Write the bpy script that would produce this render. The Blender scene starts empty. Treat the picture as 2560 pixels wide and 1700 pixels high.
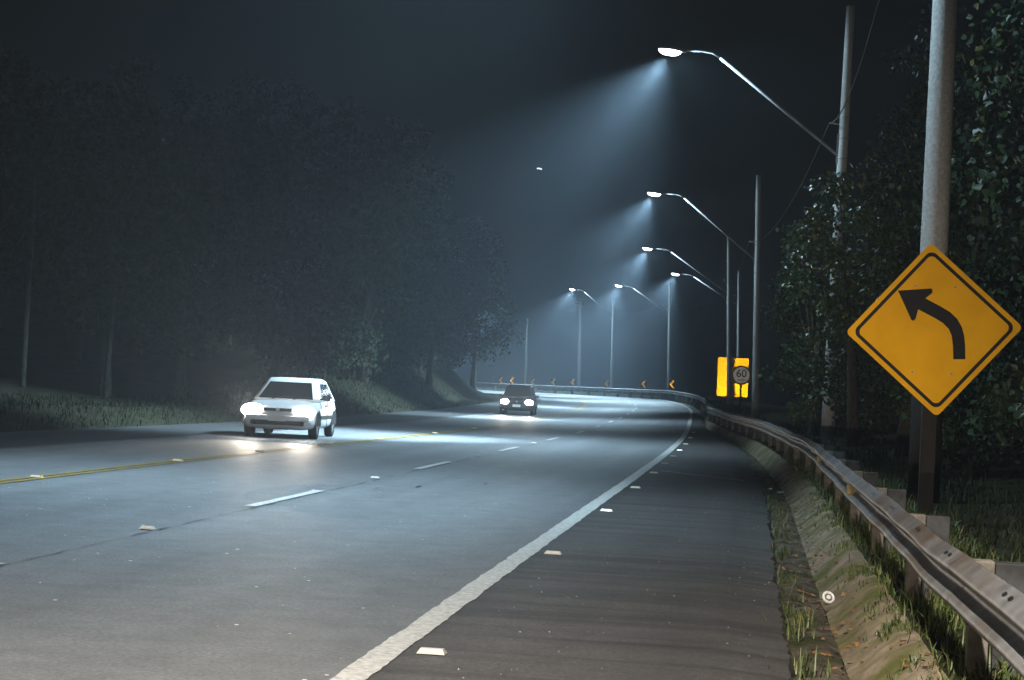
import bpy, bmesh, math, random
import numpy as np
from mathutils import Vector, Matrix, Euler, noise as mnoise

random.seed(7)
RNG = np.random.default_rng(11)
R = math.radians
SC = bpy.context.scene
COL = SC.collection

# ------------------------------------------------------------------ camera
CAM_H = 1.5
cam_d = bpy.data.cameras.new('camera')
cam_d.sensor_width = 36.0
cam_d.lens = 67.5
cam_d.clip_end = 3000.0
cam = bpy.data.objects.new('camera', cam_d)
COL.objects.link(cam)
cam.matrix_world = (Matrix.Translation((0, 0, CAM_H)) @ Matrix.Rotation(R(90 + 1.2563), 4, 'X')
                    @ Matrix.Rotation(R(2.77), 4, 'Z'))
SC.camera = cam

# ------------------------------------------------------------------ night sky
world = bpy.data.worlds.new('World')
SC.world = world
world.use_nodes = True
wn = world.node_tree
wn.nodes.clear()
w_out = wn.nodes.new('ShaderNodeOutputWorld')
w_bg = wn.nodes.new('ShaderNodeBackground')
w_sky = wn.nodes.new('ShaderNodeTexSky')
w_sky.sky_type = 'NISHITA'
w_sky.sun_disc = False
w_sky.sun_elevation = R(30)
w_sky.sun_rotation = R(200)
w_bg.inputs['Strength'].default_value = 0.0004
wn.links.new(w_sky.outputs[0], w_bg.inputs[0])
wn.links.new(w_bg.outputs[0], w_out.inputs[0])

# ------------------------------------------------------------------ exposure
SC.view_settings.view_transform = 'Standard'
SC.view_settings.look = 'None'
SC.view_settings.exposure = 0.0
SC.view_settings.gamma = 1.0
SC.render.engine = 'CYCLES'
SC.cycles.use_denoising = True
SC.cycles.max_bounces = 5
SC.cycles.diffuse_bounces = 2
SC.cycles.glossy_bounces = 2
SC.cycles.transmission_bounces = 2
SC.cycles.transparent_max_bounces = 4
SC.cycles.volume_bounces = 0
SC.cycles.caustics_reflective = False
SC.cycles.caustics_refractive = False
SC.cycles.sample_clamp_indirect = 3.0

LAMP_POWER = 18500.0            # street lamp spots
LAMP_COL = (0.55, 0.82, 1.0)
HEAD_POWER = 1300.0            # car headlight spots
HEAD_COL = (1.0, 0.86, 0.70)
HAZE_DENSITY = 0.00128


# ------------------------------------------------------------------ materials
def new_mat(name):
    m = bpy.data.materials.new(name)
    m.use_nodes = True
    nt = m.node_tree
    b = nt.nodes['Principled BSDF']
    return m, nt, b


def noise_mat(name, c0, c1, scale=8.0, rough=0.7, detail=6.0, metal=0.0, spec=0.4, bump=0.0, bscale=60.0,
              lo=0.35, hi=0.65, stretch=None, coords='Object', c2=None, scale2=1.5):
    m, nt, b = new_mat(name)
    tc = nt.nodes.new('ShaderNodeTexCoord')
    src = tc.outputs[coords]
    if stretch:
        mp = nt.nodes.new('ShaderNodeMapping')
        mp.inputs['Scale'].default_value = stretch
        nt.links.new(src, mp.inputs[0])
        src = mp.outputs[0]
    n = nt.nodes.new('ShaderNodeTexNoise')
    n.inputs['Scale'].default_value = scale
    n.inputs['Detail'].default_value = detail
    nt.links.new(src, n.inputs['Vector'])
    r = nt.nodes.new('ShaderNodeValToRGB')
    r.color_ramp.elements[0].position = lo
    r.color_ramp.elements[1].position = hi
    r.color_ramp.elements[0].color = (*c0, 1)
    r.color_ramp.elements[1].color = (*c1, 1)
    nt.links.new(n.outputs[0], r.inputs[0])
    colour = r.outputs[0]
    if c2:
        n2 = nt.nodes.new('ShaderNodeTexNoise')
        n2.inputs['Scale'].default_value = scale2
        n2.inputs['Detail'].default_value = 5
        nt.links.new(src, n2.inputs['Vector'])
        r2 = nt.nodes.new('ShaderNodeValToRGB')
        r2.color_ramp.elements[0].position = 0.45
        r2.color_ramp.elements[1].position = 0.65
        nt.links.new(n2.outputs[0], r2.inputs[0])
        mx = nt.nodes.new('ShaderNodeMixRGB')
        mx.inputs['Color2'].default_value = (*c2, 1)
        nt.links.new(r2.outputs[0], mx.inputs[0])
        nt.links.new(colour, mx.inputs['Color1'])
        colour = mx.outputs[0]
    nt.links.new(colour, b.inputs['Base Color'])
    b.inputs['Roughness'].default_value = rough
    b.inputs['Metallic'].default_value = metal
    b.inputs['Specular IOR Level'].default_value = spec
    if bump:
        nb = nt.nodes.new('ShaderNodeTexNoise')
        nb.inputs['Scale'].default_value = bscale
        nb.inputs['Detail'].default_value = 4
        nt.links.new(src, nb.inputs['Vector'])
        bp = nt.nodes.new('ShaderNodeBump')
        bp.inputs['Strength'].default_value = bump
        bp.inputs['Distance'].default_value = 0.02
        nt.links.new(nb.outputs[0], bp.inputs['Height'])
        nt.links.new(bp.outputs[0], b.inputs['Normal'])
    return m


def asphalt(name, c0, c1, patch, spark=0.0, rough=0.6, cross=0.0, spec=0.35, cells=3.2):
    """asphalt with fine grain, broad wear patches, mineral glints painted as pale dots and darker transverse bands; uses UV = (s, offset) metres"""
    m, nt, b = new_mat(name)
    L = nt.links.new
    N = nt.nodes.new
    tc = N('ShaderNodeTexCoord')
    grain = N('ShaderNodeTexNoise'); grain.inputs['Scale'].default_value = 34; grain.inputs['Detail'].default_value = 9; grain.inputs['Roughness'].default_value = 0.8
    L(tc.outputs['Object'], grain.inputs['Vector'])
    r = N('ShaderNodeValToRGB')
    r.color_ramp.elements[0].position = 0.33; r.color_ramp.elements[1].position = 0.68
    r.color_ramp.elements[0].color = (*c0, 1); r.color_ramp.elements[1].color = (*c1, 1)
    L(grain.outputs[0], r.inputs[0])
    # wheel-track wear: stretched along the road
    mp = N('ShaderNodeMapping'); mp.inputs['Scale'].default_value = (0.03, 0.9, 1)
    L(tc.outputs['UV'], mp.inputs[0])
    tr = N('ShaderNodeTexNoise'); tr.inputs['Scale'].default_value = 1.0; tr.inputs['Detail'].default_value = 5
    L(mp.outputs[0], tr.inputs['Vector'])
    tr_r = N('ShaderNodeMapRange'); tr_r.inputs['From Min'].default_value = 0.3; tr_r.inputs['From Max'].default_value = 0.7
    tr_r.inputs['To Min'].default_value = 1.0 - patch; tr_r.inputs['To Max'].default_value = 1.0 + patch
    L(tr.outputs[0], tr_r.inputs['Value'])
    mul = N('ShaderNodeMixRGB'); mul.blend_type = 'MULTIPLY'; mul.inputs[0].default_value = 1
    L(r.outputs[0], mul.inputs['Color1']); L(tr_r.outputs[0], mul.inputs['Color2'])
    col = mul.outputs[0]
    # broad mottling and dark tar spots
    bl = N('ShaderNodeTexNoise'); bl.inputs['Scale'].default_value = 2.2; bl.inputs['Detail'].default_value = 10; bl.inputs['Roughness'].default_value = 0.86
    L(tc.outputs['Object'], bl.inputs['Vector'])
    blr = N('ShaderNodeMapRange'); blr.inputs['From Min'].default_value = 0.32; blr.inputs['From Max'].default_value = 0.62
    blr.inputs['To Min'].default_value = 0.70; blr.inputs['To Max'].default_value = 1.14
    L(bl.outputs[0], blr.inputs['Value'])
    m0 = N('ShaderNodeMixRGB'); m0.blend_type = 'MULTIPLY'; m0.inputs[0].default_value = 1
    L(col, m0.inputs['Color1']); L(blr.outputs[0], m0.inputs['Color2'])
    col = m0.outputs[0]
    if cross:  # darker bands stretched across the strip
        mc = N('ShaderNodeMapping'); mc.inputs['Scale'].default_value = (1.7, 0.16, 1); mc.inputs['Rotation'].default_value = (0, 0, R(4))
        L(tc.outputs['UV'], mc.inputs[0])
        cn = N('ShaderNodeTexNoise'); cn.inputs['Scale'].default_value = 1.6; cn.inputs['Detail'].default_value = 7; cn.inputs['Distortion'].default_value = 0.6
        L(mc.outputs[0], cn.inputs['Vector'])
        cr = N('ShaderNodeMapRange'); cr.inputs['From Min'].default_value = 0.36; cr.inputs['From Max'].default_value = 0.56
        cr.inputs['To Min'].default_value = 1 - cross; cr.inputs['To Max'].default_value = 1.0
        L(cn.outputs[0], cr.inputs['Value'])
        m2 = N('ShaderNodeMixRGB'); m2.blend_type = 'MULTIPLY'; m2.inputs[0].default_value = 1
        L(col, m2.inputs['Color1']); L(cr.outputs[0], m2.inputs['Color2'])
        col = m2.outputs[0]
    if spark:
        v = N('ShaderNodeTexVoronoi'); v.inputs['Scale'].default_value = cells; v.inputs['Randomness'].default_value = 1
        L(tc.outputs['UV'], v.inputs['Vector'])
        sep = N('ShaderNodeSeparateColor'); L(v.outputs['Color'], sep.inputs[0])
        # pale dots paint the glints; radius differs from cell to cell; most cells carry none
        rad = N('ShaderNodeMapRange'); rad.inputs['From Min'].default_value = 0.6; rad.inputs['From Max'].default_value = 1
        rad.inputs['To Min'].default_value = 0.0; rad.inputs['To Max'].default_value = spark
        L(sep.outputs[0], rad.inputs['Value'])
        lt = N('ShaderNodeMath'); lt.operation = 'LESS_THAN'
        L(v.outputs['Distance'], lt.inputs[0]); L(rad.outputs[0], lt.inputs[1])
        ms = N('ShaderNodeMixRGB'); ms.inputs['Color2'].default_value = (0.9, 0.9, 0.88, 1)
        L(lt.outputs[0], ms.inputs[0]); L(col, ms.inputs['Color1'])
        col = ms.outputs[0]
    L(col, b.inputs['Base Color'])
    b.inputs['Roughness'].default_value = rough
    b.inputs['Specular IOR Level'].default_value = spec
    nb = N('ShaderNodeTexNoise'); nb.inputs['Scale'].default_value = 90; nb.inputs['Detail'].default_value = 3
    L(tc.outputs['Object'], nb.inputs['Vector'])
    bp = N('ShaderNodeBump'); bp.inputs['Strength'].default_value = 0.25; bp.inputs['Distance'].default_value = 0.01
    L(nb.outputs[0], bp.inputs['Height']); L(bp.outputs[0], b.inputs['Normal'])
    return m


def plain(name, col, rough=0.5, metal=0.0, spec=0.5):
    m, nt, b = new_mat(name)
    b.inputs['Base Color'].default_value = (*col, 1)
    b.inputs['Roughness'].default_value = rough
    b.inputs['Metallic'].default_value = metal
    b.inputs['Specular IOR Level'].default_value = spec
    return m


def emit(name, col, strength):
    m = bpy.data.materials.new(name)
    m.use_nodes = True
    nt = m.node_tree
    nt.nodes.clear()
    o = nt.nodes.new('ShaderNodeOutputMaterial')
    e = nt.nodes.new('ShaderNodeEmission')
    e.inputs[0].default_value = (*col, 1)
    e.inputs[1].default_value = strength
    nt.links.new(e.outputs[0], o.inputs[0])
    m.cycles.emission_sampling = 'NONE'
    return m


def leaf_mat(name, c0, c1, rough=0.4, c_odd=None, spec=0.5):
    """leaf colour differs leaf by leaf (random per island), glossy cuticle, a little translucency"""
    m, nt, b = new_mat(name)
    g = nt.nodes.new('ShaderNodeNewGeometry')
    r = nt.nodes.new('ShaderNodeValToRGB')
    r.color_ramp.elements[0].color = (*c0, 1)
    r.color_ramp.elements[1].color = (*c1, 1)
    r.color_ramp.elements[1].position = 0.93
    if c_odd:
        el = r.color_ramp.elements.new(0.975)
        el.color = (*c_odd, 1)
    nt.links.new(g.outputs['Random Per Island'], r.inputs[0])
    nt.links.new(r.outputs[0], b.inputs['Base Color'])
    b.inputs['Roughness'].default_value = rough
    b.inputs['Specular IOR Level'].default_value = spec
    return m


M = {}
M['road'] = asphalt('road_asphalt', (0.075, 0.077, 0.082), (0.225, 0.228, 0.235), 0.22, spark=0.085, rough=0.66, spec=0.3, cells=5.0)
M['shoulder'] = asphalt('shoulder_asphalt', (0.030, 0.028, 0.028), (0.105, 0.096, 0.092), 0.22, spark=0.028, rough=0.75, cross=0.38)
M['lshoulder'] = asphalt('left_shoulder_asphalt', (0.030, 0.030, 0.030), (0.055, 0.055, 0.056), 0.2, spark=0.02, rough=0.7)
M['white_paint'] = noise_mat('white_line_paint', (0.26, 0.25, 0.24), (0.56, 0.55, 0.52), 26, rough=0.55, lo=0.25, hi=0.6, bump=0.4)
M['yellow_paint'] = noise_mat('yellow_line_paint', (0.13, 0.10, 0.05), (0.38, 0.25, 0.04), 14, rough=0.6, lo=0.32, hi=0.62)
M['faded_paint'] = noise_mat('faded_line_paint', (0.06, 0.06, 0.06), (0.24, 0.235, 0.225), 9, rough=0.7, lo=0.4, hi=0.7)
M['ground'] = noise_mat('soil', (0.014, 0.013, 0.008), (0.032, 0.032, 0.016), 1.8, rough=0.95, bump=0.6, bscale=9, spec=0.1)
M['gutter'] = noise_mat('gutter_dirt', (0.055, 0.045, 0.034), (0.15, 0.125, 0.095), 7, rough=0.95, bump=0.9, bscale=34, spec=0.15, c2=(0.035, 0.038, 0.016), scale2=2.2)
M['slope'] = noise_mat('gutter_concrete', (0.17, 0.135, 0.095), (0.32, 0.26, 0.185), 5, rough=0.9, bump=0.7, bscale=26, spec=0.2, c2=(0.11, 0.115, 0.03), scale2=1.6)
M['concrete'] = noise_mat('pole_concrete', (0.36, 0.36, 0.35), (0.52, 0.52, 0.50), 26, rough=0.85, bump=0.25, bscale=45, spec=0.2)
M['steel'] = noise_mat('galvanised_steel', (0.30, 0.31, 0.32), (0.45, 0.46, 0.47), 6, rough=0.6, metal=0.4, bump=0.08, bscale=9)
M['rail'] = noise_mat('weathered_rail_steel', (0.16, 0.16, 0.165), (0.30, 0.30, 0.305), 4.5, rough=0.5, metal=0.45, spec=0.5, bump=0.10, bscale=10, c2=(0.15, 0.11, 0.08), scale2=1.1)
M['post_steel'] = noise_mat('post_steel', (0.04, 0.04, 0.042), (0.085, 0.085, 0.088), 9, rough=0.7, metal=0.2)
M['block'] = noise_mat('spacer_block_paint', (0.13, 0.12, 0.10), (0.24, 0.21, 0.175), 14, rough=0.85)
M['dark'] = plain('black_plastic', (0.012, 0.012, 0.013), 0.5)
M['scuff'] = noise_mat('tyre_scuff_mark', (0.02, 0.02, 0.02), (0.08, 0.08, 0.08), 18, rough=0.8, spec=0.2)
M['rubber'] = noise_mat('tyre_rubber', (0.010, 0.010, 0.010), (0.022, 0.022, 0.022), 40, rough=0.85, spec=0.2)
M['cable'] = plain('cable_sheath', (0.02, 0.02, 0.022), 0.6)
M['lamp_body'] = noise_mat('lamp_housing', (0.25, 0.26, 0.27), (0.33, 0.34, 0.35), 20, rough=0.45, metal=0.3)
M['lamp_lens'] = emit('lit_led_lens', (0.86, 0.97, 1.0), 45.0)
M['head_lens'] = emit('lit_headlight', (1.0, 0.95, 0.86), 60.0)
M['sign_yellow'] = noise_mat('yellow_sign_sheet', (0.76, 0.37, 0.0012), (0.86, 0.43, 0.002), 3.0, rough=0.6, metal=0.15, detail=8, spec=0.15)
M['sign_bright'] = noise_mat('bright_yellow_sign_sheet', (0.90, 0.46, 0.0), (0.95, 0.52, 0.002), 2.0, rough=0.2, metal=0.95)
M['chevron'] = noise_mat('chevron_sheet', (0.85, 0.42, 0.01), (0.92, 0.5, 0.015), 3.0, rough=0.22, metal=0.9)
M['sign_white'] = noise_mat('white_sign_sheet', (0.6, 0.6, 0.6), (0.75, 0.75, 0.75), 5.0, rough=0.34, metal=0.6)
M['sign_red'] = plain('red_sign_border', (0.20, 0.012, 0.015), 0.5)
M['sign_black'] = plain('black_sign_print', (0.008, 0.008, 0.008), 0.6, spec=0.2)
M['sign_back'] = plain('sign_back_metal', (0.25, 0.25, 0.25), 0.5, 0.5)
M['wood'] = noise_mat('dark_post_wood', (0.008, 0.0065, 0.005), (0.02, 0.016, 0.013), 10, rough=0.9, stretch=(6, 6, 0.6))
M['bark'] = noise_mat('bark', (0.035, 0.028, 0.02), (0.09, 0.075, 0.055), 9, rough=0.95, stretch=(3, 3, 0.6), bump=0.7, bscale=14)
M['bark_pale'] = noise_mat('pale_bark', (0.03, 0.028, 0.025), (0.07, 0.065, 0.058), 7, rough=0.9, stretch=(2, 2, 0.6))
M['leaf'] = leaf_mat('dark_leaf', (0.014, 0.028, 0.010), (0.042, 0.07, 0.025), 0.5, spec=0.3)
M['leaf_big'] = leaf_mat('broad_vine_leaf', (0.010, 0.022, 0.009), (0.034, 0.056, 0.022), 0.42, c_odd=(0.09, 0.085, 0.02), spec=0.35)
M['leaf_light'] = leaf_mat('mid_green_leaf', (0.03, 0.055, 0.016), (0.075, 0.12, 0.035), 0.4, c_odd=(0.24, 0.22, 0.04))
M['leaf_left'] = leaf_mat('hillside_leaf', (0.014, 0.022, 0.010), (0.036, 0.052, 0.020), 0.8, spec=0.15)
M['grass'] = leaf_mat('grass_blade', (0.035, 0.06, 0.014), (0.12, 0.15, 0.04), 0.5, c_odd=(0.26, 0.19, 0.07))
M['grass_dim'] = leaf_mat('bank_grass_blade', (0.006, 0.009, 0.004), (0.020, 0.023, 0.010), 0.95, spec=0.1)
M['grass_dark'] = leaf_mat('shaded_grass_blade', (0.010, 0.018, 0.006), (0.030, 0.046, 0.014), 0.7, spec=0.25)  # darker grass copy; shade behind the rail is put into its colour
M['litter'] = leaf_mat('fallen_leaf', (0.16, 0.06, 0.015), (0.34, 0.17, 0.04), 0.7)
M['pebble'] = leaf_mat('pale_grit', (0.2, 0.19, 0.17), (0.6, 0.58, 0.52), 0.6)
M['white_plastic'] = plain('white_plastic', (0.75, 0.75, 0.73), 0.4)
M['stud_white'] = plain('white_stud_body', (0.50, 0.48, 0.44), 0.5)
M['stud_lens'] = noise_mat('stud_reflector', (0.62, 0.57, 0.50), (0.75, 0.70, 0.62), 40, rough=0.35, metal=0.2)
M['stud_amber'] = plain('amber_stud_body', (0.55, 0.27, 0.04), 0.4)
M['amber_refl'] = noise_mat('amber_reflector', (0.10, 0.07, 0.015), (0.16, 0.11, 0.02), 12, rough=0.5, metal=0.1)
M['glass'] = plain('dark_car_glass', (0.012, 0.014, 0.016), 0.08, 0.0, 0.8)
M['car_white'] = plain('white_car_paint', (0.72, 0.73, 0.74), 0.25, 0.0, 0.6)
M['car_dark'] = plain('dark_car_paint', (0.035, 0.036, 0.04), 0.25, 0.1, 0.6)
M['car_grey'] = plain('grey_car_paint', (0.2, 0.2, 0.21), 0.3, 0.1, 0.6)
M['plate'] = plain('licence_plate', (0.62, 0.6, 0.56), 0.4)
M['rim'] = plain('wheel_rim', (0.45, 0.46, 0.47), 0.35, 0.7)
M['moth'] = plain('moth_wing', (0.8, 0.8, 0.76), 0.8)


# ------------------------------------------------------------------ helpers
def link(o, parent=None):
    COL.objects.link(o)
    if parent is not None:
        o.parent = parent
    return o


def tag(o, label=None, cat=None, group=None, kind=None):
    if label: o['label'] = label
    if cat: o['category'] = cat
    if group: o['group'] = group
    if kind: o['kind'] = kind
    return o


def empty(name, loc, rz=0.0, label=None, cat=None, group=None):
    o = bpy.data.objects.new(name, None)
    o.empty_display_size = 0.2
    o.location = loc
    o.rotation_euler = (0, 0, rz)
    link(o)
    return tag(o, label, cat, group)


def mesh_obj(name, verts, faces, mat, parent=None, smooth=False, uv=None):
    me = bpy.data.meshes.new(name)
    me.from_pydata([tuple(v) for v in verts], [], [tuple(f) for f in faces])
    if uv is not None:
        ul = me.uv_layers.new(name='UVMap')
        idx = np.zeros(len(me.loops), dtype=np.int32)
        me.loops.foreach_get('vertex_index', idx)
        ul.data.foreach_set('uv', np.asarray(uv, dtype=np.float32)[idx].ravel())
    me.materials.append(M[mat] if isinstance(mat, str) else mat)
    if smooth:
        me.polygons.foreach_set('use_smooth', [True] * len(me.polygons))
    me.update()
    return link(bpy.data.objects.new(name, me), parent)


def np_mesh(name, V, F, mat, parent=None, smooth=False):
    """V (n,3) float, F (m,k) int, all faces with k corners"""
    me = bpy.data.meshes.new(name)
    V = np.asarray(V, np.float32); F = np.asarray(F, np.int32)
    m, k = F.shape
    me.vertices.add(len(V)); me.vertices.foreach_set('co', V.ravel())
    me.loops.add(m * k); me.loops.foreach_set('vertex_index', F.ravel())
    me.polygons.add(m)
    me.polygons.foreach_set('loop_start', np.arange(0, m * k, k, dtype=np.int32))
    me.polygons.foreach_set('loop_total', np.full(m, k, dtype=np.int32))
    if smooth:
        me.polygons.foreach_set('use_smooth', np.ones(m, dtype=bool))
    me.materials.append(M[mat])
    me.update(calc_edges=True)
    return link(bpy.data.objects.new(name, me), parent)


class MB:
    def __init__(s): s.v = []; s.f = []

    def add(s, v, f):
        n = len(s.v)
        s.v += [tuple(p) for p in v]
        s.f += [tuple(i + n for i in q) for q in f]
        return s

    def box(s, c, d, mat=None):
        x, y, z = d[0] / 2, d[1] / 2, d[2] / 2
        v = [Vector(p) for p in ((-x, -y, -z), (x, -y, -z), (x, y, -z), (-x, y, -z), (-x, -y, z), (x, -y, z), (x, y, z), (-x, y, z))]
        if mat is not None: v = [mat @ p for p in v]
        v = [p + Vector(c) for p in v]
        return s.add(v, [(0, 3, 2, 1), (4, 5, 6, 7), (0, 1, 5, 4), (1, 2, 6, 5), (2, 3, 7, 6), (3, 0, 4, 7)])

    def tube(s, pts, rad, n=10, cap=True):
        pts = [Vector(p) for p in pts]
        rad = rad if isinstance(rad, (list, tuple)) else [rad] * len(pts)
        base = len(s.v)
        for i, p in enumerate(pts):
            t = (pts[min(i + 1, len(pts) - 1)] - pts[max(i - 1, 0)]).normalized()
            a = t.cross(Vector((0, 0, 1)) if abs(t.z) < 0.9 else Vector((1, 0, 0))).normalized()
            b = t.cross(a)
            for k in range(n):
                q = 2 * math.pi * k / n
                s.v.append(tuple(p + (a * math.cos(q) + b * math.sin(q)) * rad[i]))
        for i in range(len(pts) - 1):
            for k in range(n):
                a0 = base + i * n + k; a1 = base + i * n + (k + 1) % n
                s.f.append((a0, a1, a1 + n, a0 + n))
        if cap:
            s.f.append(tuple(base + k for k in range(n))[::-1])
            s.f.append(tuple(base + (len(pts) - 1) * n + k for k in range(n)))
        return s

    def prism(s, poly, y0, y1):
        """outline in local x,z extruded from y0 (front) to y1"""
        n = len(poly)
        v = [(p[0], y0, p[1]) for p in poly] + [(p[0], y1, p[1]) for p in poly]
        f = [tuple(range(n)), tuple(range(2 * n - 1, n - 1, -1))]
        f += [(i, i + n, (i + 1) % n + n, (i + 1) % n) for i in range(n)]
        return s.add(v, f)

    def build(s, name, mat, parent=None, smooth=False, bevel=0.0):
        o = mesh_obj(name, s.v, s.f, mat, parent, smooth)
        if bevel:
            md = o.modifiers.new('bevel', 'BEVEL'); md.width = bevel; md.segments = 2; md.limit_method = 'ANGLE'
        return o


def copy_tree(o, parent=None):
    c = o.copy()
    COL.objects.link(c)
    c.parent = parent
    for ch in o.children:
        copy_tree(ch, c)
    return c


# ------------------------------------------------------------------ road geometry (plan metres; camera at 0,0; +y ahead)
KS = np.array([-20, 0, 25, 50, 75, 100, 120, 140, 160, 180, 200, 220, 240, 270.])
KV = np.array([0, -0.0005, 0.00033, 0.00088, 0.0, 0.00032, 0.00254, 0.00563, 0.00891, 0.01222, 0.01555, 0.0178, 0.018, 0.018])
ZS = np.array([-100, 60, 90, 120, 150, 180, 210, 240, 300.])
ZV = np.array([0, 0, 0.11, 0.31, 0.65, 0.57, 0.45, 0.33, 0.2])
DS = 1.0
S_ALL = np.arange(-70, 262, DS)


def _curve():
    i0 = int(np.argmin(abs(S_ALL)))
    th = np.zeros(len(S_ALL)); x = np.zeros(len(S_ALL)); y = np.zeros(len(S_ALL))
    th[i0] = 0.12227; x[i0] = -0.754; y[i0] = 9.0
    for i in range(i0, len(S_ALL) - 1):
        th[i + 1] = th[i] - np.interp(S_ALL[i], KS, KV) * DS
        x[i + 1] = x[i] + math.sin(th[i]) * DS
        y[i + 1] = y[i] + math.cos(th[i]) * DS
    for i in range(i0, 0, -1):
        th[i - 1] = th[i]
        x[i - 1] = x[i] - math.sin(th[i]) * DS
        y[i - 1] = y[i] - math.cos(th[i]) * DS
    return x, y, th


CX, CY, CTH = _curve()


def e_slope(s): return 0.036 * np.clip((np.asarray(s) - 25) / 60, 0, 1)


def road_z(s, off):
    """off: metres to the left of the right-hand edge line"""
    off = np.asarray(off, float)
    e = e_slope(s)
    o = np.clip(off, -2.2, 7.0)
    return np.interp(s, ZS, ZV) - o * e + np.clip(off - 7.0, 0, 8) * e * 0.25


def P(s, off, dz=0.0):
    x = np.interp(s, S_ALL, CX); y = np.interp(s, S_ALL, CY); t = np.interp(s, S_ALL, CTH)
    return Vector((float(x - off * math.cos(t)), float(y + off * math.sin(t)), float(road_z(s, off)) + dz))


def heading(s): return float(np.interp(s, S_ALL, CTH))


def strip(name, s_list, offs, dz, mat, parent=None, smooth=True, jitter=None, zfun=None):
    V, F, UV = [], [], []
    n = len(offs)
    for i, s in enumerate(s_list):
        for j, o in enumerate(offs):
            oo = o + (jitter(s, j) if jitter else 0.0)
            v = P(s, oo, dz)
            if zfun: v.z += zfun(s, j, oo)
            V.append(v); UV.append((s, oo))
    for i in range(len(s_list) - 1):
        for j in range(n - 1):
            a = i * n + j
            F.append((a, a + n, a + n + 1, a + 1))
    return mesh_obj(name, V, F, mat, parent, smooth, UV)


def nearest(X, Y):
    """s and offset of plan points"""
    X = np.asarray(X, float).ravel(); Y = np.asarray(Y, float).ravel()
    s = np.zeros(len(X)); off = np.zeros(len(X))
    for a in range(0, len(X), 20000):
        b = slice(a, a + 20000)
        d = (X[b, None] - CX[None]) ** 2 + (Y[b, None] - CY[None]) ** 2
        j = d.argmin(1)
        dx = X[b] - CX[j]; dy = Y[b] - CY[j]
        off[b] = -(dx * np.cos(CTH[j]) - dy * np.sin(CTH[j]))
        s[b] = S_ALL[j] + np.clip(dx * np.sin(CTH[j]) + dy * np.cos(CTH[j]), -DS, DS)
    return s, off


LEFT_EDGE = 13.0
WOBBLE = [(RNG.uniform(0.05, 0.25), RNG.uniform(0.05, 0.25), RNG.uniform(0, 6.28), RNG.uniform(0.4, 1)) for _ in range(9)]


def lumpy(X, Y):
    z = 0
    for kx, ky, ph, am in WOBBLE:
        z = z + am * np.sin(kx * X + ky * Y + ph)
    return z / 5.0


def rail_off(s):
    """metres right of the edge line at which the guardrail stands"""
    return np.interp(s, [-30, 25, 45, 61, 78, 90, 300], [3.0, 2.95, 2.3, 1.5, 0.75, 0.8, 0.9])


def shoulder_edge(s): return np.interp(s, [-30, 20, 40, 70, 90, 300], [2.17, 2.15, 1.85, 0.62, 0.55, 0.6])


def terrain_z(X, Y):
    s, off = nearest(X, Y)
    zr = road_z(s, off)
    X = np.asarray(X, float).ravel(); Y = np.asarray(Y, float).ravel()
    lw = lumpy(X, Y)
    # left bank: low grassy verge, then a wooded slope, steeper on the inside of the bend
    l = np.clip(off - LEFT_EDGE - 0.2 - 1.7 * np.clip((s - 85) / 25, 0, 1), 0, None)
    steep = np.clip((s - 60) / 40, 0, 1)
    bank = np.minimum(l * (0.28 + 0.5 * steep), 0.45 + 1.6 * steep) + np.clip(l - 2.5, 0, 60) * (0.12 + 0.22 * steep) + np.clip(l, 0, 4) / 4 * lw * 0.35
    # right: verge behind the rail
    r = np.clip(-off - rail_off(s) + 0.35, 0, None)
    out = np.clip((s - 85) / 30, 0, 1)
    verge = np.minimum(r * 0.35, 0.28) + np.clip(r - 2, 0, 40) * (0.10 * (1 - out) - 0.06 * out) + np.clip(r, 0, 4) / 4 * lw * 0.3
    z = zr + np.where(off > LEFT_EDGE - 0.1, bank, 0) + np.where(off < -shoulder_edge(s) - 0.5, verge, 0)
    under = (off < LEFT_EDGE + 0.05) & (off > -rail_off(s) - 0.45)
    return np.where(under, zr - 0.30, z)


# ground sheet: fine grid round the road, wide skirt beyond
def build_ground():
    xs = np.concatenate([[-900, -500, -300, -200, -150, -120, -100], np.arange(-90, 45, 1.0), [50, 60, 75, 95, 130, 200, 320, 600, 900]])
    ys = np.concatenate([[-600, -300, -150, -90], np.arange(-60, 250, 1.25), [255, 265, 280, 310, 360, 450, 600, 900, 1500]])
    XX, YY = np.meshgrid(xs, ys)
    Z = terrain_z(XX, YY).reshape(XX.shape)
    far = (XX < -90) | (XX > 45) | (YY < -60) | (YY > 250)
    Z = np.where(far, np.clip(Z, -1.5, 9), Z)
    V = np.stack([XX, YY, Z], -1).reshape(-1, 3)
    ny, nx = XX.shape
    i = np.arange(ny - 1)[:, None] * nx + np.arange(nx - 1)[None]
    F = np.stack([i, i + 1, i + nx + 1, i + nx], -1).reshape(-1, 4)
    o = np_mesh('ground', V, F, 'ground', smooth=True)
    tag(o, kind='structure')
    return o


ground = build_ground()
S_ROAD = np.concatenate([np.arange(-69, 0, 3.0), np.arange(0, 260, 1.5)])
road = strip('road', S_ROAD, [-0.1, 1, 2.5, 3.5, 5, 7, 8.5, 10.4], 0.0, 'road')
tag(road, kind='structure')
S_NEAR = np.concatenate([np.arange(-60, -3, 3.0), np.arange(-3, 32, 0.07), np.arange(32, 100, 0.8), np.arange(100, 260, 2.5)])
rag = [(RNG.uniform(2, 16), RNG.uniform(0, 6.28), RNG.uniform(0.2, 1)) for _ in range(12)]


def ragged(s, amp=0.03):
    return amp * (1.1 * mnoise.noise((s * 1.3, 0.3, 1.7)) + 0.8 * mnoise.noise((s * 4.1, 5.3, 0.7)) + 0.6 * mnoise.noise((s * 11.0, 2.3, 9.7)))


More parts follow.
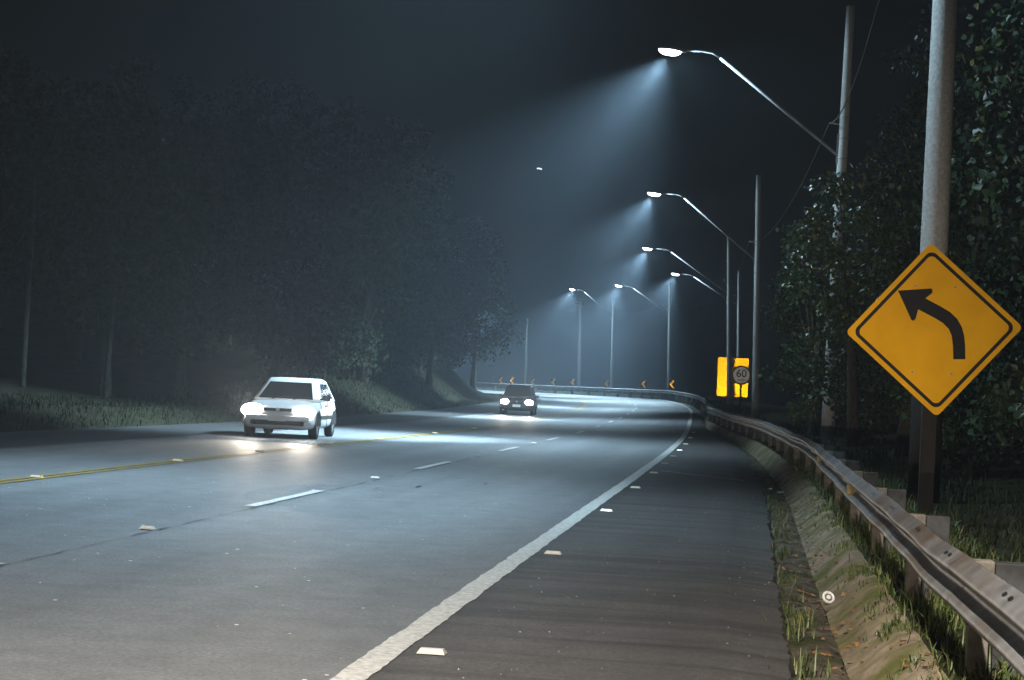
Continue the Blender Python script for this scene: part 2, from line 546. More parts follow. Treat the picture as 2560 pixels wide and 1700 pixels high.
def shoulder_strip():
    V, F, UV = [], [], []
    cols = 6
    for s in S_NEAR:
        w = float(shoulder_edge(s)) + ragged(s, 0.03)
        for j in range(cols):
            t = j / (cols - 1)
            o = -0.02 - t * (w - 0.02)
            v = P(s, o, 0.0)
            if j == cols - 1: v.z -= 0.035
            V.append(v); UV.append((s, o))
        o = -w - 0.03
        V.append(P(s, o, -0.12)); UV.append((s, o))
    n = cols + 1
    for i in range(len(S_NEAR) - 1):
        for j in range(n - 1):
            a = i * n + j
            F.append((a, a + 1, a + n + 1, a + n))
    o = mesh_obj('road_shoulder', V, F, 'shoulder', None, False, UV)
    for v in o.data.vertices: v.co.z += 0.004
    return tag(o, kind='structure')


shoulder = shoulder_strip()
lsh = strip('left_shoulder', S_ROAD, [10.35, 11.5, 12.4, 13.1], 0.004, 'lshoulder')
tag(lsh, kind='structure')


# gutter and verge strips on the right (fine, near part only)
def gutter_profile(s):
    """list of (right offset, dz, material index)"""
    w = float(shoulder_edge(s)); rr = float(rail_off(s))
    g = max(rr - w, 0.25)
    return [(w - 0.10, -0.10), (w + 0.04 * g, -0.125), (w + 0.22 * g, -0.12), (w + 0.45 * g, -0.15)], \
           [(w + 0.45 * g, -0.15), (w + 0.52 * g, -0.12), (w + 0.66 * g, -0.01), (w + 0.82 * g, 0.09), (w + 0.95 * g, 0.115)], \
           [(w + 0.95 * g, 0.115), (w + 1.05 * g, 0.13), (rr + 0.25, 0.16), (rr + 0.7, 0.24), (rr + 1.5, 0.30), (rr + 2.6, 0.34), (rr + 3.8, 0.30)]


def profile_strip(name, which, mat, amp):
    V, F, UV = [], [], []
    ss = np.concatenate([np.arange(-40, -3, 2.0), np.arange(-3, 30, 0.15), np.arange(30, 96, 0.6)])
    n = None
    for s in ss:
        pr = gutter_profile(s)[which]
        xs_ = np.linspace(0, len(pr) - 1, (len(pr) - 1) * 3 + 1)
        pr = [(float(np.interp(q, range(len(pr)), [a[0] for a in pr])), float(np.interp(q, range(len(pr)), [a[1] for a in pr]))) for q in xs_]
        n = len(pr)
        for j, (o, dz) in enumerate(pr):
            k = amp * (1.3 * mnoise.noise((s * 1.1, o * 3.0, which * 7.1)) + 0.9 * mnoise.noise((s * 3.7, o * 9.0, which * 3.3 + 2)) + 0.6 * mnoise.noise((s * 9.0, o * 23.0, 4.4)))
            edge = 0.25 if j in (0, n - 1) else 1.0
            q = P(s, -o - 0.5 * k * edge, 0)
            q.z = float(road_z(s, -o)) + dz + k * edge
            V.append(q); UV.append((s, o))
    for i in range(len(ss) - 1):
        for j in range(n - 1):
            a = i * n + j
            F.append((a, a + 1, a + n + 1, a + n))
    return tag(mesh_obj(name, V, F, mat, None, True, UV), kind='structure')


profile_strip('gutter_bed', 0, 'gutter', 0.03)
profile_strip('gutter_slope', 1, 'slope', 0.028)
profile_strip('grass_verge', 2, 'ground', 0.03)

# painted lines, children of the road
def line_strip(name, s0, s1, off, w, mat, step=0.5, rough_edge=0.0):
    ss = np.arange(s0, s1 + 1e-6, step)
    return strip(name, ss, [off - w / 2, off + w / 2], 0.010, mat, road,
                 jitter=(lambda s, j: (ragged(s * 1.7 + 3 * j, rough_edge))) if rough_edge else None)


line_strip('edge_line', -40, 255, 0.02, 0.17, 'white_paint', 0.10, 0.012)
line_strip('left_edge_line', -40, 255, 10.32, 0.06, 'faded_paint', 1.0, 0.012)
line_strip('centre_line', -40, 255, 6.93, 0.09, 'yellow_paint', 0.8, 0.01)
line_strip('centre_line', -40, 255, 7.11, 0.09, 'yellow_paint', 0.8, 0.01)
k = 0
s = 11.7 - 10.5 * 4
while s < 240:
    line_strip('lane_dash', s, s + 3.4, 3.5, 0.13, 'white_paint', 0.34, 0.006)
    s += 10.5
# construction joint beside the lane dashes, thin and dark
line_strip('pavement_joint', -3, 120, 3.40, 0.007, 'scuff', 0.25, 0.02)
for (s0_, s1_, o_) in ((17.0, 17.6, 2.6), (18.6, 19.1, 1.9), (16.2, 16.6, 3.0)):
    line_strip('tyre_scuff', s0_, s1_, o_, 0.028, 'scuff', 0.15, 0.03)
# thin faded cross line on the shoulder
V = [P(24.25, -1.83, 0.012), P(24.33, -1.83, 0.012), P(26.58, -0.28, 0.012), P(26.5, -0.28, 0.012)]
mesh_obj('cross_line', V, [(0, 1, 2, 3)], 'white_paint', road)


# ------------------------------------------------------------------ road studs
def stud(s, off, body, label, cat='road stud', group=None, w=0.10, d=0.11, h=0.022, lens=True):
    p = P(s, off, 0.010)
    e = empty('road_stud', p, -heading(s), label, cat, group)
    mb = MB()
    x, y = w / 2, d / 2
    mb.add([(-x, -y, 0), (x, -y, 0), (x, y, 0), (-x, y, 0), (-x * .8, -y * .45, h), (x * .8, -y * .45, h), (x * .8, y * .45, h), (-x * .8, y * .45, h)],
           [(0, 1, 5, 4), (1, 2, 6, 5), (2, 3, 7, 6), (3, 0, 4, 7), (4, 5, 6, 7)])
    mb.build('stud_body', body, e)
    if lens:
        m2 = MB()
        m2.add([(-x * .8, -y * .93, h * .18 + .002), (x * .8, -y * .93, h * .18 + .002), (x * .68, -y * .54, h * .86 + .002), (-x * .68, -y * .54, h * .86 + .002)], [(0, 1, 2, 3)])
        m2.build('stud_lens', 'stud_lens', e)
    return e


ORD = ['nearest', 'second', 'third', 'fourth', 'fifth', 'sixth', 'seventh', 'eighth', 'ninth', 'tenth', 'eleventh', 'twelfth']
for i, s in enumerate([1.5, 8.0, 14.2, 19.9, 25.3, 29.8, 34.3, 38.8, 44.6, 51.9, 60.0]):
    n = 'nearest' if i == 0 else ORD[i] + ' from the camera'
    stud(s, -0.22, 'stud_white', f'white road stud just right of the white edge line, {n}', group='white studs along the edge line',
         w=0.155, d=0.10, h=0.026)
for i, s in enumerate([8.1, 18.7, 29.2, 39.7]):
    n = 'nearest' if i == 0 else ORD[i] + ' from the camera'
    stud(s, 3.5, 'stud_white', f'white road stud between the white lane dashes, {n}', group='white studs in the lane line', w=0.13, d=0.10, h=0.026)
for i, s in enumerate([14.5, 20.5, 25.6, 31.5, 37.3, 46, 55]):
    n = 'nearest' if i == 0 else ORD[i] + ' from the camera'
    stud(s, 7.02, 'stud_amber', f'amber road stud in the double yellow centre line, {n}', group='amber studs in the centre line', w=0.17, d=0.12, h=0.03)


# ------------------------------------------------------------------ guardrails
def w_profile():
    """(outward toward road, height) of a W-beam face, top at 0"""
    return [(0.0, 0.0), (0.012, -0.012), (0.060, -0.045), (0.078, -0.065), (0.078, -0.085), (0.060, -0.105), (0.010, -0.135),
            (0.0, -0.155), (0.010, -0.175), (0.060, -0.205), (0.078, -0.225), (0.078, -0.245), (0.060, -0.265), (0.012, -0.298), (0.0, -0.31)]


def guardrail(name, s0, s1, offf, label, spacing, top=0.75, dip_start=0.0, detail=True, group=None):
    g = empty(name, P(s0, -offf(s0)), 0, label, 'guardrail', group)
    inv = Matrix.Translation(-g.location)
    prof = w_profile()
    L = 4.0
    a = s0
    idx = 0
    wob = random.Random(3)
    while a < s1 - 0.1:
        b = min(a + L, s1)
        ss = np.linspace(a - 0.06, b + 0.06, 9)
        V, F = [], []
        dd = 0.0015 if idx % 2 else 0.0045
        for s in ss:
            t = heading(s)
            right = Vector((math.cos(t), -math.sin(t), 0))
            w = 0.007 * math.sin(s * 1.1) + 0.004 * math.sin(s * 2.9 + 1)
            zz = 0.007 * math.sin(s * 0.9 + 2) + 0.003 * math.sin(s * 2.3)
            dip = 0.0
            base = P(s, -offf(s))
            base.z = float(road_z(s, -offf(s))) + top + zz - dip
            for (o, h) in prof:
                V.append(inv @ (base - right * (o + dd + w) + Vector((0, 0, h))))
        n = len(prof)
        nn = len(V)
        back = []
        for i, s in enumerate(ss):
            t = heading(s); right = Vector((math.cos(t), -math.sin(t), 0))
            for j in range(n): back.append(V[i * n + j] + right * 0.004)
        V += back
        for i in range(len(ss) - 1):
            for j in range(n - 1):
                q = i * n + j
                F.append((q, q + n, q + n + 1, q + 1))
                F.append((nn + q, nn + q + 1, nn + q + n + 1, nn + q + n))
            for j in (0, n - 1):
                q = i * n + j
                F.append((q, nn + q, nn + q + n, q + n))
        pan = mesh_obj('rail_panel', V, F, 'rail', g, True)
        if detail and b < 40:
            # slotted bolt holes near the crest of the upper fold
            for c in (a + 0.25, a + 0.42, a + 2.1, a + 2.27):
                t = heading(c); right = Vector((math.cos(t), -math.sin(t), 0)); fw = Vector((math.sin(t), math.cos(t), 0))
                w = 0.007 * math.sin(c * 1.1) + 0.004 * math.sin(c * 2.9 + 1)
                zz = 0.007 * math.sin(c * 0.9 + 2) + 0.003 * math.sin(c * 2.3)
                base = P(c, -offf(c)); base.z = float(road_z(c, -offf(c))) + top + zz
                mid = inv @ (base - right * (0.0375 + dd + w + 0.002) + Vector((0, 0, -0.0275)))
                up = (right * 0.048 + Vector((0, 0, 0.033))).normalized()
                nrm = fw.cross(up); nrm = nrm if nrm.z > 0 else -nrm
                vv = []
                for kq in range(10):
                    q = 2 * math.pi * kq / 10
                    vv.append(mid + fw * (0.038 * math.cos(q)) + up * (0.013 * math.sin(q)) + nrm * 0.004)
                vv.append(mid + nrm * 0.0045)
                mesh_obj('bolt_slot', vv, [(kq, (kq + 1) % 10, 10) for kq in range(10)], 'dark', pan)
        a = b
        idx += 1
    s = s0 + 0.6
    while s < s1:
        t = heading(s)
        rot = Matrix.Rotation(-t, 3, 'Z')
        o = float(offf(s))
        zt = float(road_z(s, -o))
        c = inv @ P(s, -o - 0.075)
        c.z = zt - g.location.z + top - 0.185
        MB().box(c, (0.13, 0.15, 0.32), rot).build('spacer_block', 'block', g, bevel=0.006)
        c = inv @ P(s, -o - 0.225)
        mb = MB()
        c.z = zt - g.location.z + (top - 0.03 - 0.35) / 2
        hgt = top - 0.03 + 0.35
        mb.box(c, (0.16, 0.13, hgt), rot)
        mb.build('post', 'post_steel', g, bevel=0.005)
        c = inv @ P(s, -o - 0.075)
        c.z = zt - g.location.z + 0.09
        MB().box(c, (0.10, 0.11, 0.72), rot).build('footing_stake', 'block', g, bevel=0.005)
        s += spacing
    return g


rail_near = guardrail('guardrail', -7.0, 77.0, rail_off, 'weathered steel guardrail in the right foreground running past the warning sign', 3.7)
rail_far = guardrail('guardrail', 78.0, 252.0, rail_off, 'far steel guardrail around the outside of the bend below the chevrons', 4.0, top=0.78, detail=False)
# bent end wings where the two rails overlap
def rail_refl(s):
    o = float(rail_off(s)); t = heading(s)
    p = P(s, -o + 0.055); p.z = float(road_z(s, -o)) + 0.595
    rl = p - rail_near.location
    mb = MB()
    mb.box((0, 0, 0), (0.085, 0.012, 0.10)); mb.box((0, 0.01, -0.055), (0.03, 0.012, 0.05))
    ob = mb.build('reflector', 'amber_refl', rail_near, bevel=0.003)
    ob.location = rl; ob.rotation_euler = (0, 0, -t)
    tag(ob, 'dull amber reflector fixed in the fold of the rail')


rail_refl(10.6); rail_refl(19.5)


# ------------------------------------------------------------------ poles and street lamps
def pole_mesh(mb, base, top, r0, r1, n=20):
    pts = [Vector(base).lerp(Vector(top), i / 6) for i in range(7)]
    mb.tube(pts, [r0 + (r1 - r0) * i / 6 for i in range(7)], n)


def spot(name, loc, target_dir, power, colour, size, blend, soft, parent):
    d = bpy.data.lights.new(name, 'SPOT')
    d.energy = power; d.color = colour; d.spot_size = R(size); d.spot_blend = blend; d.shadow_soft_size = soft
    o = bpy.data.objects.new(name, d)
    o.location = loc
    o.rotation_euler = Vector(target_dir).to_track_quat('-Z', 'Y').to_euler()
    link(o, parent)
    return o


def street_lamp(base, lean, height, lamp, attach_z, label, r0=0.18, power=LAMP_POWER, tilt=0.46, size=152, extras=True, colour=LAMP_COL, throw=1.0, aim=None, glow=0.09):
    """base: pole foot; lean: (dx, dy) of the pole top; lamp: head position (world); attach_z: where the arm meets the pole"""
    b = Vector(base)
    e = empty('street_lamp', b, 0, label, 'street lamp', 'street lamps along the right side of the road')
    top = Vector((lean[0], lean[1], height))
    mb = MB(); pole_mesh(mb, (0, 0, -0.4), top, r0, r0 * 0.62)
    mb.build('pole', 'concrete', e, True)
    q = (attach_z - b.z) / height
    at = top * q
    at.z = attach_z - b.z
    lm = Vector(lamp) - b
    out = Vector((lm.x - at.x, lm.y - at.y, 0)); Lh = out.length; out.normalize()
    rad = r0 * (1 - 0.38 * q)
    a0 = at + out * (rad + 0.02)
    # rising straight pipe, then a bend to the near-level stub that holds the lamp
    k1 = at + out * (Lh * 0.725); k1.z = lm.z - 0.14
    k2 = at + out * (Lh * 0.77); k2.z = lm.z - 0.02
    k3 = at + out * (Lh * 0.82); k3.z = lm.z + 0.02
    k4 = lm - out * 0.28; k4.z = lm.z + 0.035
    mb = MB(); mb.tube([a0, k1], 0.038, 10); mb.build('arm', 'steel', e, True)
    mb = MB(); mb.tube([k1, k2, k3, k4], 0.026, 10); mb.build('arm_tip', 'steel', e, True)
    # wall plate with straps
    side = Vector((-out.y, out.x, 0))
    rot = Matrix(((out.x, side.x, 0), (out.y, side.y, 0), (0, 0, 1)))
    MB().box(at + out * (rad + 0.012) + Vector((0, 0, 0.15)), (0.03, 0.12, 0.75), rot).build('arm_plate', 'steel', e)
    for dz in (-0.1, 0.42, 0.95, -0.6):
        mb = MB()
        c = top * ((at.z + dz) / height)
        rr = r0 * (1 - 0.38 * (at.z + dz) / height) + 0.006
        mb.tube([c + Vector((0, 0, -0.02)), c + Vector((0, 0, 0.02))], rr, 20)
        mb.build('strap', 'steel', e, True)
    if extras:
        c = top * ((at.z + 0.75) / height)
        mb = MB(); mb.tube([c, c + out * 0.38 + Vector((0, 0, 0.06))], 0.02, 8); mb.build('cable_hook', 'steel', e, True)
    # lamp head: tapered housing + lens
    yaw = math.atan2(out.y, out.x)
    R3 = Matrix.Rotation(yaw, 3, 'Z') @ Matrix.Rotation(-R(6), 3, 'Y')
    prof = [(-0.36, 0.05, 0.045), (-0.28, 0.10, 0.06), (-0.05, 0.15, 0.075), (0.25, 0.16, 0.07), (0.36, 0.13, 0.05), (0.40, 0.08, 0.03)]
    V, F = [], []
    n = 12
    for (x, w, h) in prof:
        for kq in range(n):
            a = 2 * math.pi * kq / n
            zz = math.sin(a) * h
            V.append(R3 @ Vector((x, math.cos(a) * w, max(zz, -0.02) + 0.03)))
    for i in range(len(prof) - 1):
        for kq in range(n):
            a = i * n + kq; c = i * n + (kq + 1) % n
            F.append((a, a + n, c + n, c))
    F.append(tuple(range(n))); F.append(tuple(range((len(prof) - 1) * n, len(prof) * n))[::-1])
    head = mesh_obj('lamp_head', V, F, 'lamp_body', e, True)
    head.location = lm
    # lens: shallow glass bowl under the housing
    V, F = [], []
    rings = [(1.0, 0.0), (0.94, -0.05), (0.68, -0.10), (0.25, -0.12)]
    n = 16
    for (q2, z) in rings:
        for kq in range(n):
            a = 2 * math.pi * kq / n
            V.append(R3 @ Vector((0.08 + 0.29 * q2 * math.cos(a), 0.15 * q2 * math.sin(a), z + 0.008)))
    for i in range(3):
        for kq in range(n):
            a = i * n + kq; c = i * n + (kq + 1) % n
            F.append((a, c, c + n, a + n))
    F.append(tuple(3 * n + kq for kq in range(n))); F.append(tuple(range(n))[::-1])
    mesh_obj('lens', V, F, 'lamp_lens', head, True)
    # batwing beam: wide along the road, cut off across it
    d = Vector((out.x * tilt, out.y * tilt, -1.0))
    sp = spot('lamp_light', lm + Vector((out.x * 0.12, out.y * 0.12, -0.14)), d, power, colour, size, 0.75, 0.12, e)
    zax = -d.normalized(); xax = Vector((-out.y, out.x, 0)); yax = zax.cross(xax)
    sp.rotation_euler = Matrix((xax, yax, zax)).transposed().to_euler()
    sp.scale = (1.0, 0.27, 1.0)
    if aim:
        # added lamp: spot narrowed and turned to light the near verge
        sp.scale = (1, 1, 1); sp.data.spot_size = R(74); sp.data.spot_blend = 1.0
        sp.rotation_euler = Vector(aim).to_track_quat('-Z', 'Y').to_euler()
    if throw:
        # forward lobe thrown across the carriageway
        spot('throw_beam', lm + Vector((out.x * 0.12, out.y * 0.12, -0.14)), Vector((out.x * 1.0, out.y * 1.0, -1.0)), power * throw, colour, 60, 1.0, 0.12, e)
    # stray light from the bowl-shaped lens towards the pole side
    spot('bowl_glow', lm + Vector((out.x * 0.12, out.y * 0.12, -0.14)), (-out.x, -out.y, -0.75), power * glow, colour, 120, 0.5, 0.12, e)
    return e


def foot(x, y): return float(terrain_z([x], [y])[0])


LAMPS = [
    # pole x, y, lean, height, lamp xyz, attach z, label
    ((5.05, 23.2), (0.0, 0.0), 11.0, (1.0, 23.6, 10.2), 7.7, 'nearest concrete lamp pole, behind the yellow curve warning sign'),
    ((8.14, 49.0), (0.12, 0), 11.2, (3.8, 49.5, 10.25), 7.72, 'big bright street lamp at the top, concrete pole half hidden by foliage'),
    ((11.12, 86.5), (-0.36, 0), 10.9, (6.2, 87.0, 10.35), 7.56, 'second lit street lamp from the top, pole just right of the round sign'),
    ((13.95, 121.5), (-0.55, 0), 10.9, (8.4, 122.0, 10.4), 7.82, 'third lit street lamp from the top, pole in front of the yellow board'),
    ((17.8, 149.0), (-0.45, 0), 10.2, (12.5, 149.0, 10.5), 8.3, 'lit street lamp furthest right in the far group, pole behind the yellow board'),
    ((14.7, 177.2), (-0.4, 0), 10.6, (9.6, 176.0, 10.8), 8.6, 'middle street lamp of the far group around the bend'),
    ((10.6, 199.3), (-0.3, 0), 10.2, (6.0, 197.0, 11.3), 8.9, 'leftmost lit street lamp of the far group around the bend'),
    ((1.85, 224.0), (-0.15, 0), 9.0, (-3.6, 219.5, 10.6), 8.0, 'farthest street lamp pole, just right of the overhanging tree'),
]
# unseen lamp added behind the viewpoint, warm, to light the near verge
LAMPS.append(((3.4, 0.2), (0, 0), 10.6, (-0.8, 0.6, 10.0), 7.6, 'unseen street lamp with warm light, added behind the viewpoint'))
lamp_objs = []
for i, (b, ln, h, lm, az, lab) in enumerate(LAMPS):
    fz = foot(*b)
    lamp_objs.append(street_lamp((b[0], b[1], fz), ln, h, lm, az, lab, r0=0.19 if i < 1 else 0.175, extras=i > 0, **(dict(power=LAMP_POWER * 1.05, colour=(1.0, 0.91, 0.79), throw=0, aim=(2.4, 8.0, -10.0)) if i == 8 else dict(power=LAMP_POWER * (0.65, 0.85, 1.1, 1.5, 1.8, 1.8, 1.8, 1.8)[i], throw=(0.4, 4.3, 2.8, 1.7, 1.3, 1.3, 1.3, 1.0)[i], glow=(0.2, 0.12, 0.1, 0.08, 0.07, 0.07, 0.07, 0.07)[i]))))
mb = MB(); mb.tube([(0, 0, -0.3), (0, 0, 1.75)], [0.197, 0.186], 20)  # dark sleeve round the lowest part of the nearest pole
mb.build('dark_foot', 'wood', lamp_objs[0], True)


def plain_pole(x, y, h, r, lean, label):
    e = empty('utility_pole', (x, y, foot(x, y)), 0, label, 'utility pole')
    mb = MB(); pole_mesh(mb, (0, 0, -0.4), (lean, 0, h), r, r * 0.6); mb.build('pole', 'concrete', e, True)
    MB().box((lean * .93, 0, h * 0.93), (1.0, 0.09, 0.10)).build('crossarm', 'wood', e)
    for k2 in (-0.42, 0.42):
        mb = MB(); mb.tube([(lean * .93 + k2, 0, h * 0.93 + 0.05), (lean * .93 + k2, 0, h * 0.93 + 0.2)], [0.05, 0.035], 8); mb.build('insulator', 'white_plastic', e)
    return e


plain_pole(7.42, 206.0, 10.6, 0.22, -0.3, 'thick dim concrete pole standing between two far street lamps')
plain_pole(-2.2, 243.0, 4.5, 0.12, 0, 'tiny distant pole in the gap left of the dark car')


def cable(a, b, sag, label):
    a = Vector(a); b = Vector(b)
    pts = []
    for i in range(17):
        t = i / 16
        p = a.lerp(b, t); p.z -= sag * 4 * t * (1 - t); pts.append(p - a)
    mb = MB(); mb.tube(pts, 0.014, 6)
    o = mb.build('overhead_cable', 'cable', None, True)
    o.location = a
    return tag(o, label, 'cable', 'overhead cables between the lamp poles')


hooks = []
for i, (b, ln, h, lm, az, lab) in enumerate(LAMPS):
    v = Vector((lm[0] - b[0], lm[1] - b[1], 0)).normalized()
    hooks.append(Vector((b[0] + ln[0] * .75, b[1], az + 0.79)) + v * 0.38)
names = ['overhead cable rising to the upper right from the tall foliage-covered pole',
         'overhead cable sagging between the two nearest visible lit lamps',
         'overhead cable from the round-sign pole to the yellow-board pole',
         'overhead cable behind the yellow board pole towards the far group',
         'overhead cable right of the middle lamp of the far group',
         'overhead cable between the two left lamps of the far group']
for i in range(6):
    cable(hooks[i], hooks[i + 1], 0.9 if i < 3 else 0.5, names[i])

# ------------------------------------------------------------------ signs
def rounded_poly(pts, r, seg=5):
    out = []
    n = len(pts)
    for i in range(n):
        p = Vector(pts[i]); a = (Vector(pts[i - 1]) - p).normalized(); b = (Vector(pts[(i + 1) % n]) - p).normalized()
        ang = a.angle(b)
        d = r / math.tan(ang / 2)
        p0 = p + a * d; p1 = p + b * d
        c = p + (a + b).normalized() * (r / math.sin(ang / 2))
        v0 = p0 - c; v1 = p1 - c
        for k2 in range(seg + 1):
            t = k2 / seg
            v = v0.lerp(v1, t); v = v.normalized() * r
            out.append(tuple(c + v))
    return out


def ring_mesh(outer, inner, y0, y1):
    n = len(outer)
    mb = MB()
    v = [(p[0], y0, p[1]) for p in outer] + [(p[0], y0, p[1]) for p in inner] + [(p[0], y1, p[1]) for p in outer] + [(p[0], y1, p[1]) for p in inner]
    f = []
    for i in range(n):
        j = (i + 1) % n
        f += [(i, j, n + j, n + i), (2 * n + i, 3 * n + i, 3 * n + j, 2 * n + j), (i, 2 * n + i, 2 * n + j, j), (n + i, n + j, 3 * n + j, 3 * n + i)]
    return mb.add(v, f)


def warning_sign():
    Zs = 20.0
    ctr = Vector((4.376, Zs, 2.255))
    gz = 0.30
    e = empty('warning_sign', (ctr.x, Zs, gz), R(-6.0), 'yellow diamond curve warning sign with black left-bending arrow on dark post', 'road sign')
    hd = 0.905      # half diagonal
    tilt = R(4.2)
    def rot(pts): return [(p[0] * math.cos(tilt) - p[1] * math.sin(tilt), p[0] * math.sin(tilt) + p[1] * math.cos(tilt)) for p in pts]
    cz = ctr.z - gz
    plate = MB().prism(rot(rounded_poly([(0, -hd), (hd, 0), (0, hd), (-hd, 0)], 0.05)), -0.0025, 0.0025).build('plate', 'sign_yellow', e)
    plate.location = (0, -0.09, cz)
    o = rounded_poly([(0, -.835), (.835, 0), (0, .835), (-.835, 0)], 0.075)
    i = rounded_poly([(0, -.785), (.785, 0), (0, .785), (-.785, 0)], 0.055)
    bd = ring_mesh(rot(o), rot(i), -0.006, -0.0027).build('border', 'sign_black', plate)
    # arrow outline in sign units: crop pixels of the photographed sign, 1 unit = half diagonal
    def c(px, py): return ((px - 681) / 519 * hd * 1.0, -(py - 664) / 519 * hd)
    shaft = []
    o_pts = [c(864, 840), c(863, 760), c(858, 700), c(845, 650), c(818, 600), c(775, 558), c(720, 525), c(632, 477)]
    i_pts = [c(590, 542), c(690, 596), c(735, 625), c(768, 660), c(785, 700), c(792, 760), c(793, 840)]
    tilt0 = R(1.5)
    def r0(pts): return [(p[0] * math.cos(tilt0) - p[1] * math.sin(tilt0), p[0] * math.sin(tilt0) + p[1] * math.cos(tilt0)) for p in pts]
    headp = [c(675, 430), c(668, 418), c(472, 430), c(550, 606), c(562, 610), c(574, 600)]
    poly = o_pts + [c(672, 446)] + headp + i_pts
    poly = poly[::-1]
    tilt0 = R(2.77)
    ar = MB().prism(r0(poly), -0.006, -0.0027).build('arrow', 'sign_black', plate)
    for bz in (-0.45, 0.45):
        for bx_ in (-0.2, 0.2):
            mb = MB(); mb.tube([(bx_, -0.0025, bz), (bx_, -0.009, bz)], 0.012, 8); mb.build('bolt_head', 'sign_back', plate)
    MB().box((0, 0, cz / 2 + 0.3 - 0.2), (0.15, 0.13, cz + 0.6 + 0.4)).build('post', 'wood', e, bevel=0.008)
    for dz in (-0.45, 0.45):
        MB().box((0, -0.078, cz + dz), (0.6, 0.02, 0.05)).build('crossbar', 'sign_back', e)
    return e


warning_sign()


REAR = P(-17.0, 1.9)


def facing(x, y, err=0.0):
    """yaw that turns a sheet (local -y) to the traffic coming up the near lane"""
    a = Vector((-x, -y)).normalized(); b = Vector((REAR.x - x, REAR.y - y)).normalized()
    h = a + b
    return math.atan2(h.x, -h.y) + R(err)


def text_mesh(name, body, size, mat, parent, loc):
    cu = bpy.data.curves.new(name, 'FONT')
    cu.body = body; cu.size = size; cu.align_x = 'CENTER'; cu.align_y = 'CENTER'; cu.extrude = 0.001
    cu.offset = size * 0.012
    t = bpy.data.objects.new(name + '_tmp', cu)
    me = bpy.data.meshes.new_from_object(t)
    bpy.data.objects.remove(t)
    me.materials.append(M[mat])
    o = bpy.data.objects.new(name, me)
    o.location = loc
    o.rotation_euler = (R(90), 0, 0)
    return link(o, parent)


def disc(r, n=40): return [(r * math.cos(2 * math.pi * k2 / n), r * math.sin(2 * math.pi * k2 / n)) for k2 in range(n)]


def speed_sign():
    x, y = 12.02, 100.0
    gz = foot(x, y)
    cz = 2.44 - gz
    e = empty('speed_limit_sign', (x, y, gz), facing(x, y, 3.5), 'round 60 km/h speed limit sign with red border on a post', 'road sign')
    pl = MB().prism(disc(0.50), -0.003, 0.003).build('plate', 'sign_white', e)
    pl.location = (0, -0.06, cz)
    ring_mesh(disc(0.50), disc(0.425), -0.007, -0.0035).build('border', 'sign_red', pl)
    text_mesh('numerals', '60', 0.56, 'sign_black', pl, (0, -0.006, 0.07))
    text_mesh('unit_text', 'km/h', 0.17, 'sign_black', pl, (0, -0.006, -0.25))
    mb = MB(); mb.tube([(0, 0, -0.3), (0, 0, cz + 0.4)], 0.05, 12); mb.build('post', 'wood', e, True)
    return e


speed_sign()


def yellow_board():
    y = 129.0
    x = 0.1162 * y - 0.05
    gz = foot(x, y)
    e = empty('yellow_board_sign', (x, y, gz), facing(x, y), 'large bright yellow roadside board behind the round sign', 'road sign')
    W, Hh = 2.06, 2.62
    cz = 1.5 + 0.0081 * y - gz
    z = -Hh / 2
    for k2, hh in enumerate([0.55, 0.72, 0.0, 1.35]):
        if hh == 0: continue
        po = [(-W / 2, z + 0.004), (W / 2, z + 0.004), (W / 2, z + hh - 0.004), (-W / 2, z + hh - 0.004)]
        po = rounded_poly(po, 0.03, 3)
        pl = MB().prism(po, -0.004, 0.004).build('panel', 'sign_bright', e)
        pl.location = (0, -0.08, cz)
        z += hh
    # fragments of dark print visible beside the pole
    for (px, pz, w, h2) in [(-0.02, 0.92, 0.16, 0.10), (-0.06, 0.82, 0.10, 0.14), (-0.04, -0.42, 0.20, 0.07), (-0.04, -0.72, 0.20, 0.07), (-0.04, -0.92, 0.20, 0.07), (-0.1, -0.82, 0.07, 0.2)]:
        b2 = MB().box((px, -0.086, cz + pz), (w, 0.002, h2)).build('print_mark', 'sign_black', e)
    for sx in (-0.6, 0.6):
        MB().box((sx, 0, (cz + 1.2) / 2 - 0.2), (0.10, 0.10, cz + 1.2 + 0.4)).build('post', 'wood', e)
    return e


yellow_board()

CHEV = [(14.2, 168.4, 1.99), (12.4, 178.4, 1.91), (9.5, 188.2, 1.80), (6.4, 195.8, 1.79), (4.5, 199.5, 1.68), (2.4, 203.0, 1.61), (0.2, 206.4, 1.69), (-1.0, 208.1, 1.67)]
CL = ['nearest chevron marker, at the right end of the row above the far rail', 'chevron marker second from the right above the far rail',
      'chevron marker third from the right above the far rail', 'chevron marker fourth from the right, beside the thick dim pole',
      'chevron marker fifth from the right, up and right of the dark car', 'dim chevron marker directly above the dark car roof',
      'chevron marker second from the left end, above the dark car', 'leftmost chevron marker at the edge of the overhanging tree']
for (x, y, zc), lab, err in zip(CHEV, CL, (0.5, 2.5, 3.5, 1.5, 3.5, 7, 0.8, 4)):
    gz = foot(x, y)
    e = empty('chevron_sign', (x, y, gz), facing(x, y, err), lab, 'chevron sign', 'chevron markers around the bend')
    cz = zc - gz
    pl = MB().prism(rounded_poly([(-0.26, -0.36), (0.26, -0.36), (0.26, 0.36), (-0.26, 0.36)], 0.04, 3), -0.003, 0.003).build('plate', 'sign_black', e)
    pl.location = (0, -0.05, cz)
    ch = [(-0.22, 0), (0.04, 0.34), (0.23, 0.34), (0.01, 0), (0.23, -0.34), (0.04, -0.34)]
    MB().prism(ch, -0.007, -0.0035).build('chevron', 'chevron', pl)
    MB().box((0, 0, cz / 2), (0.07, 0.07, cz + 0.6)).build('post', 'wood', e)


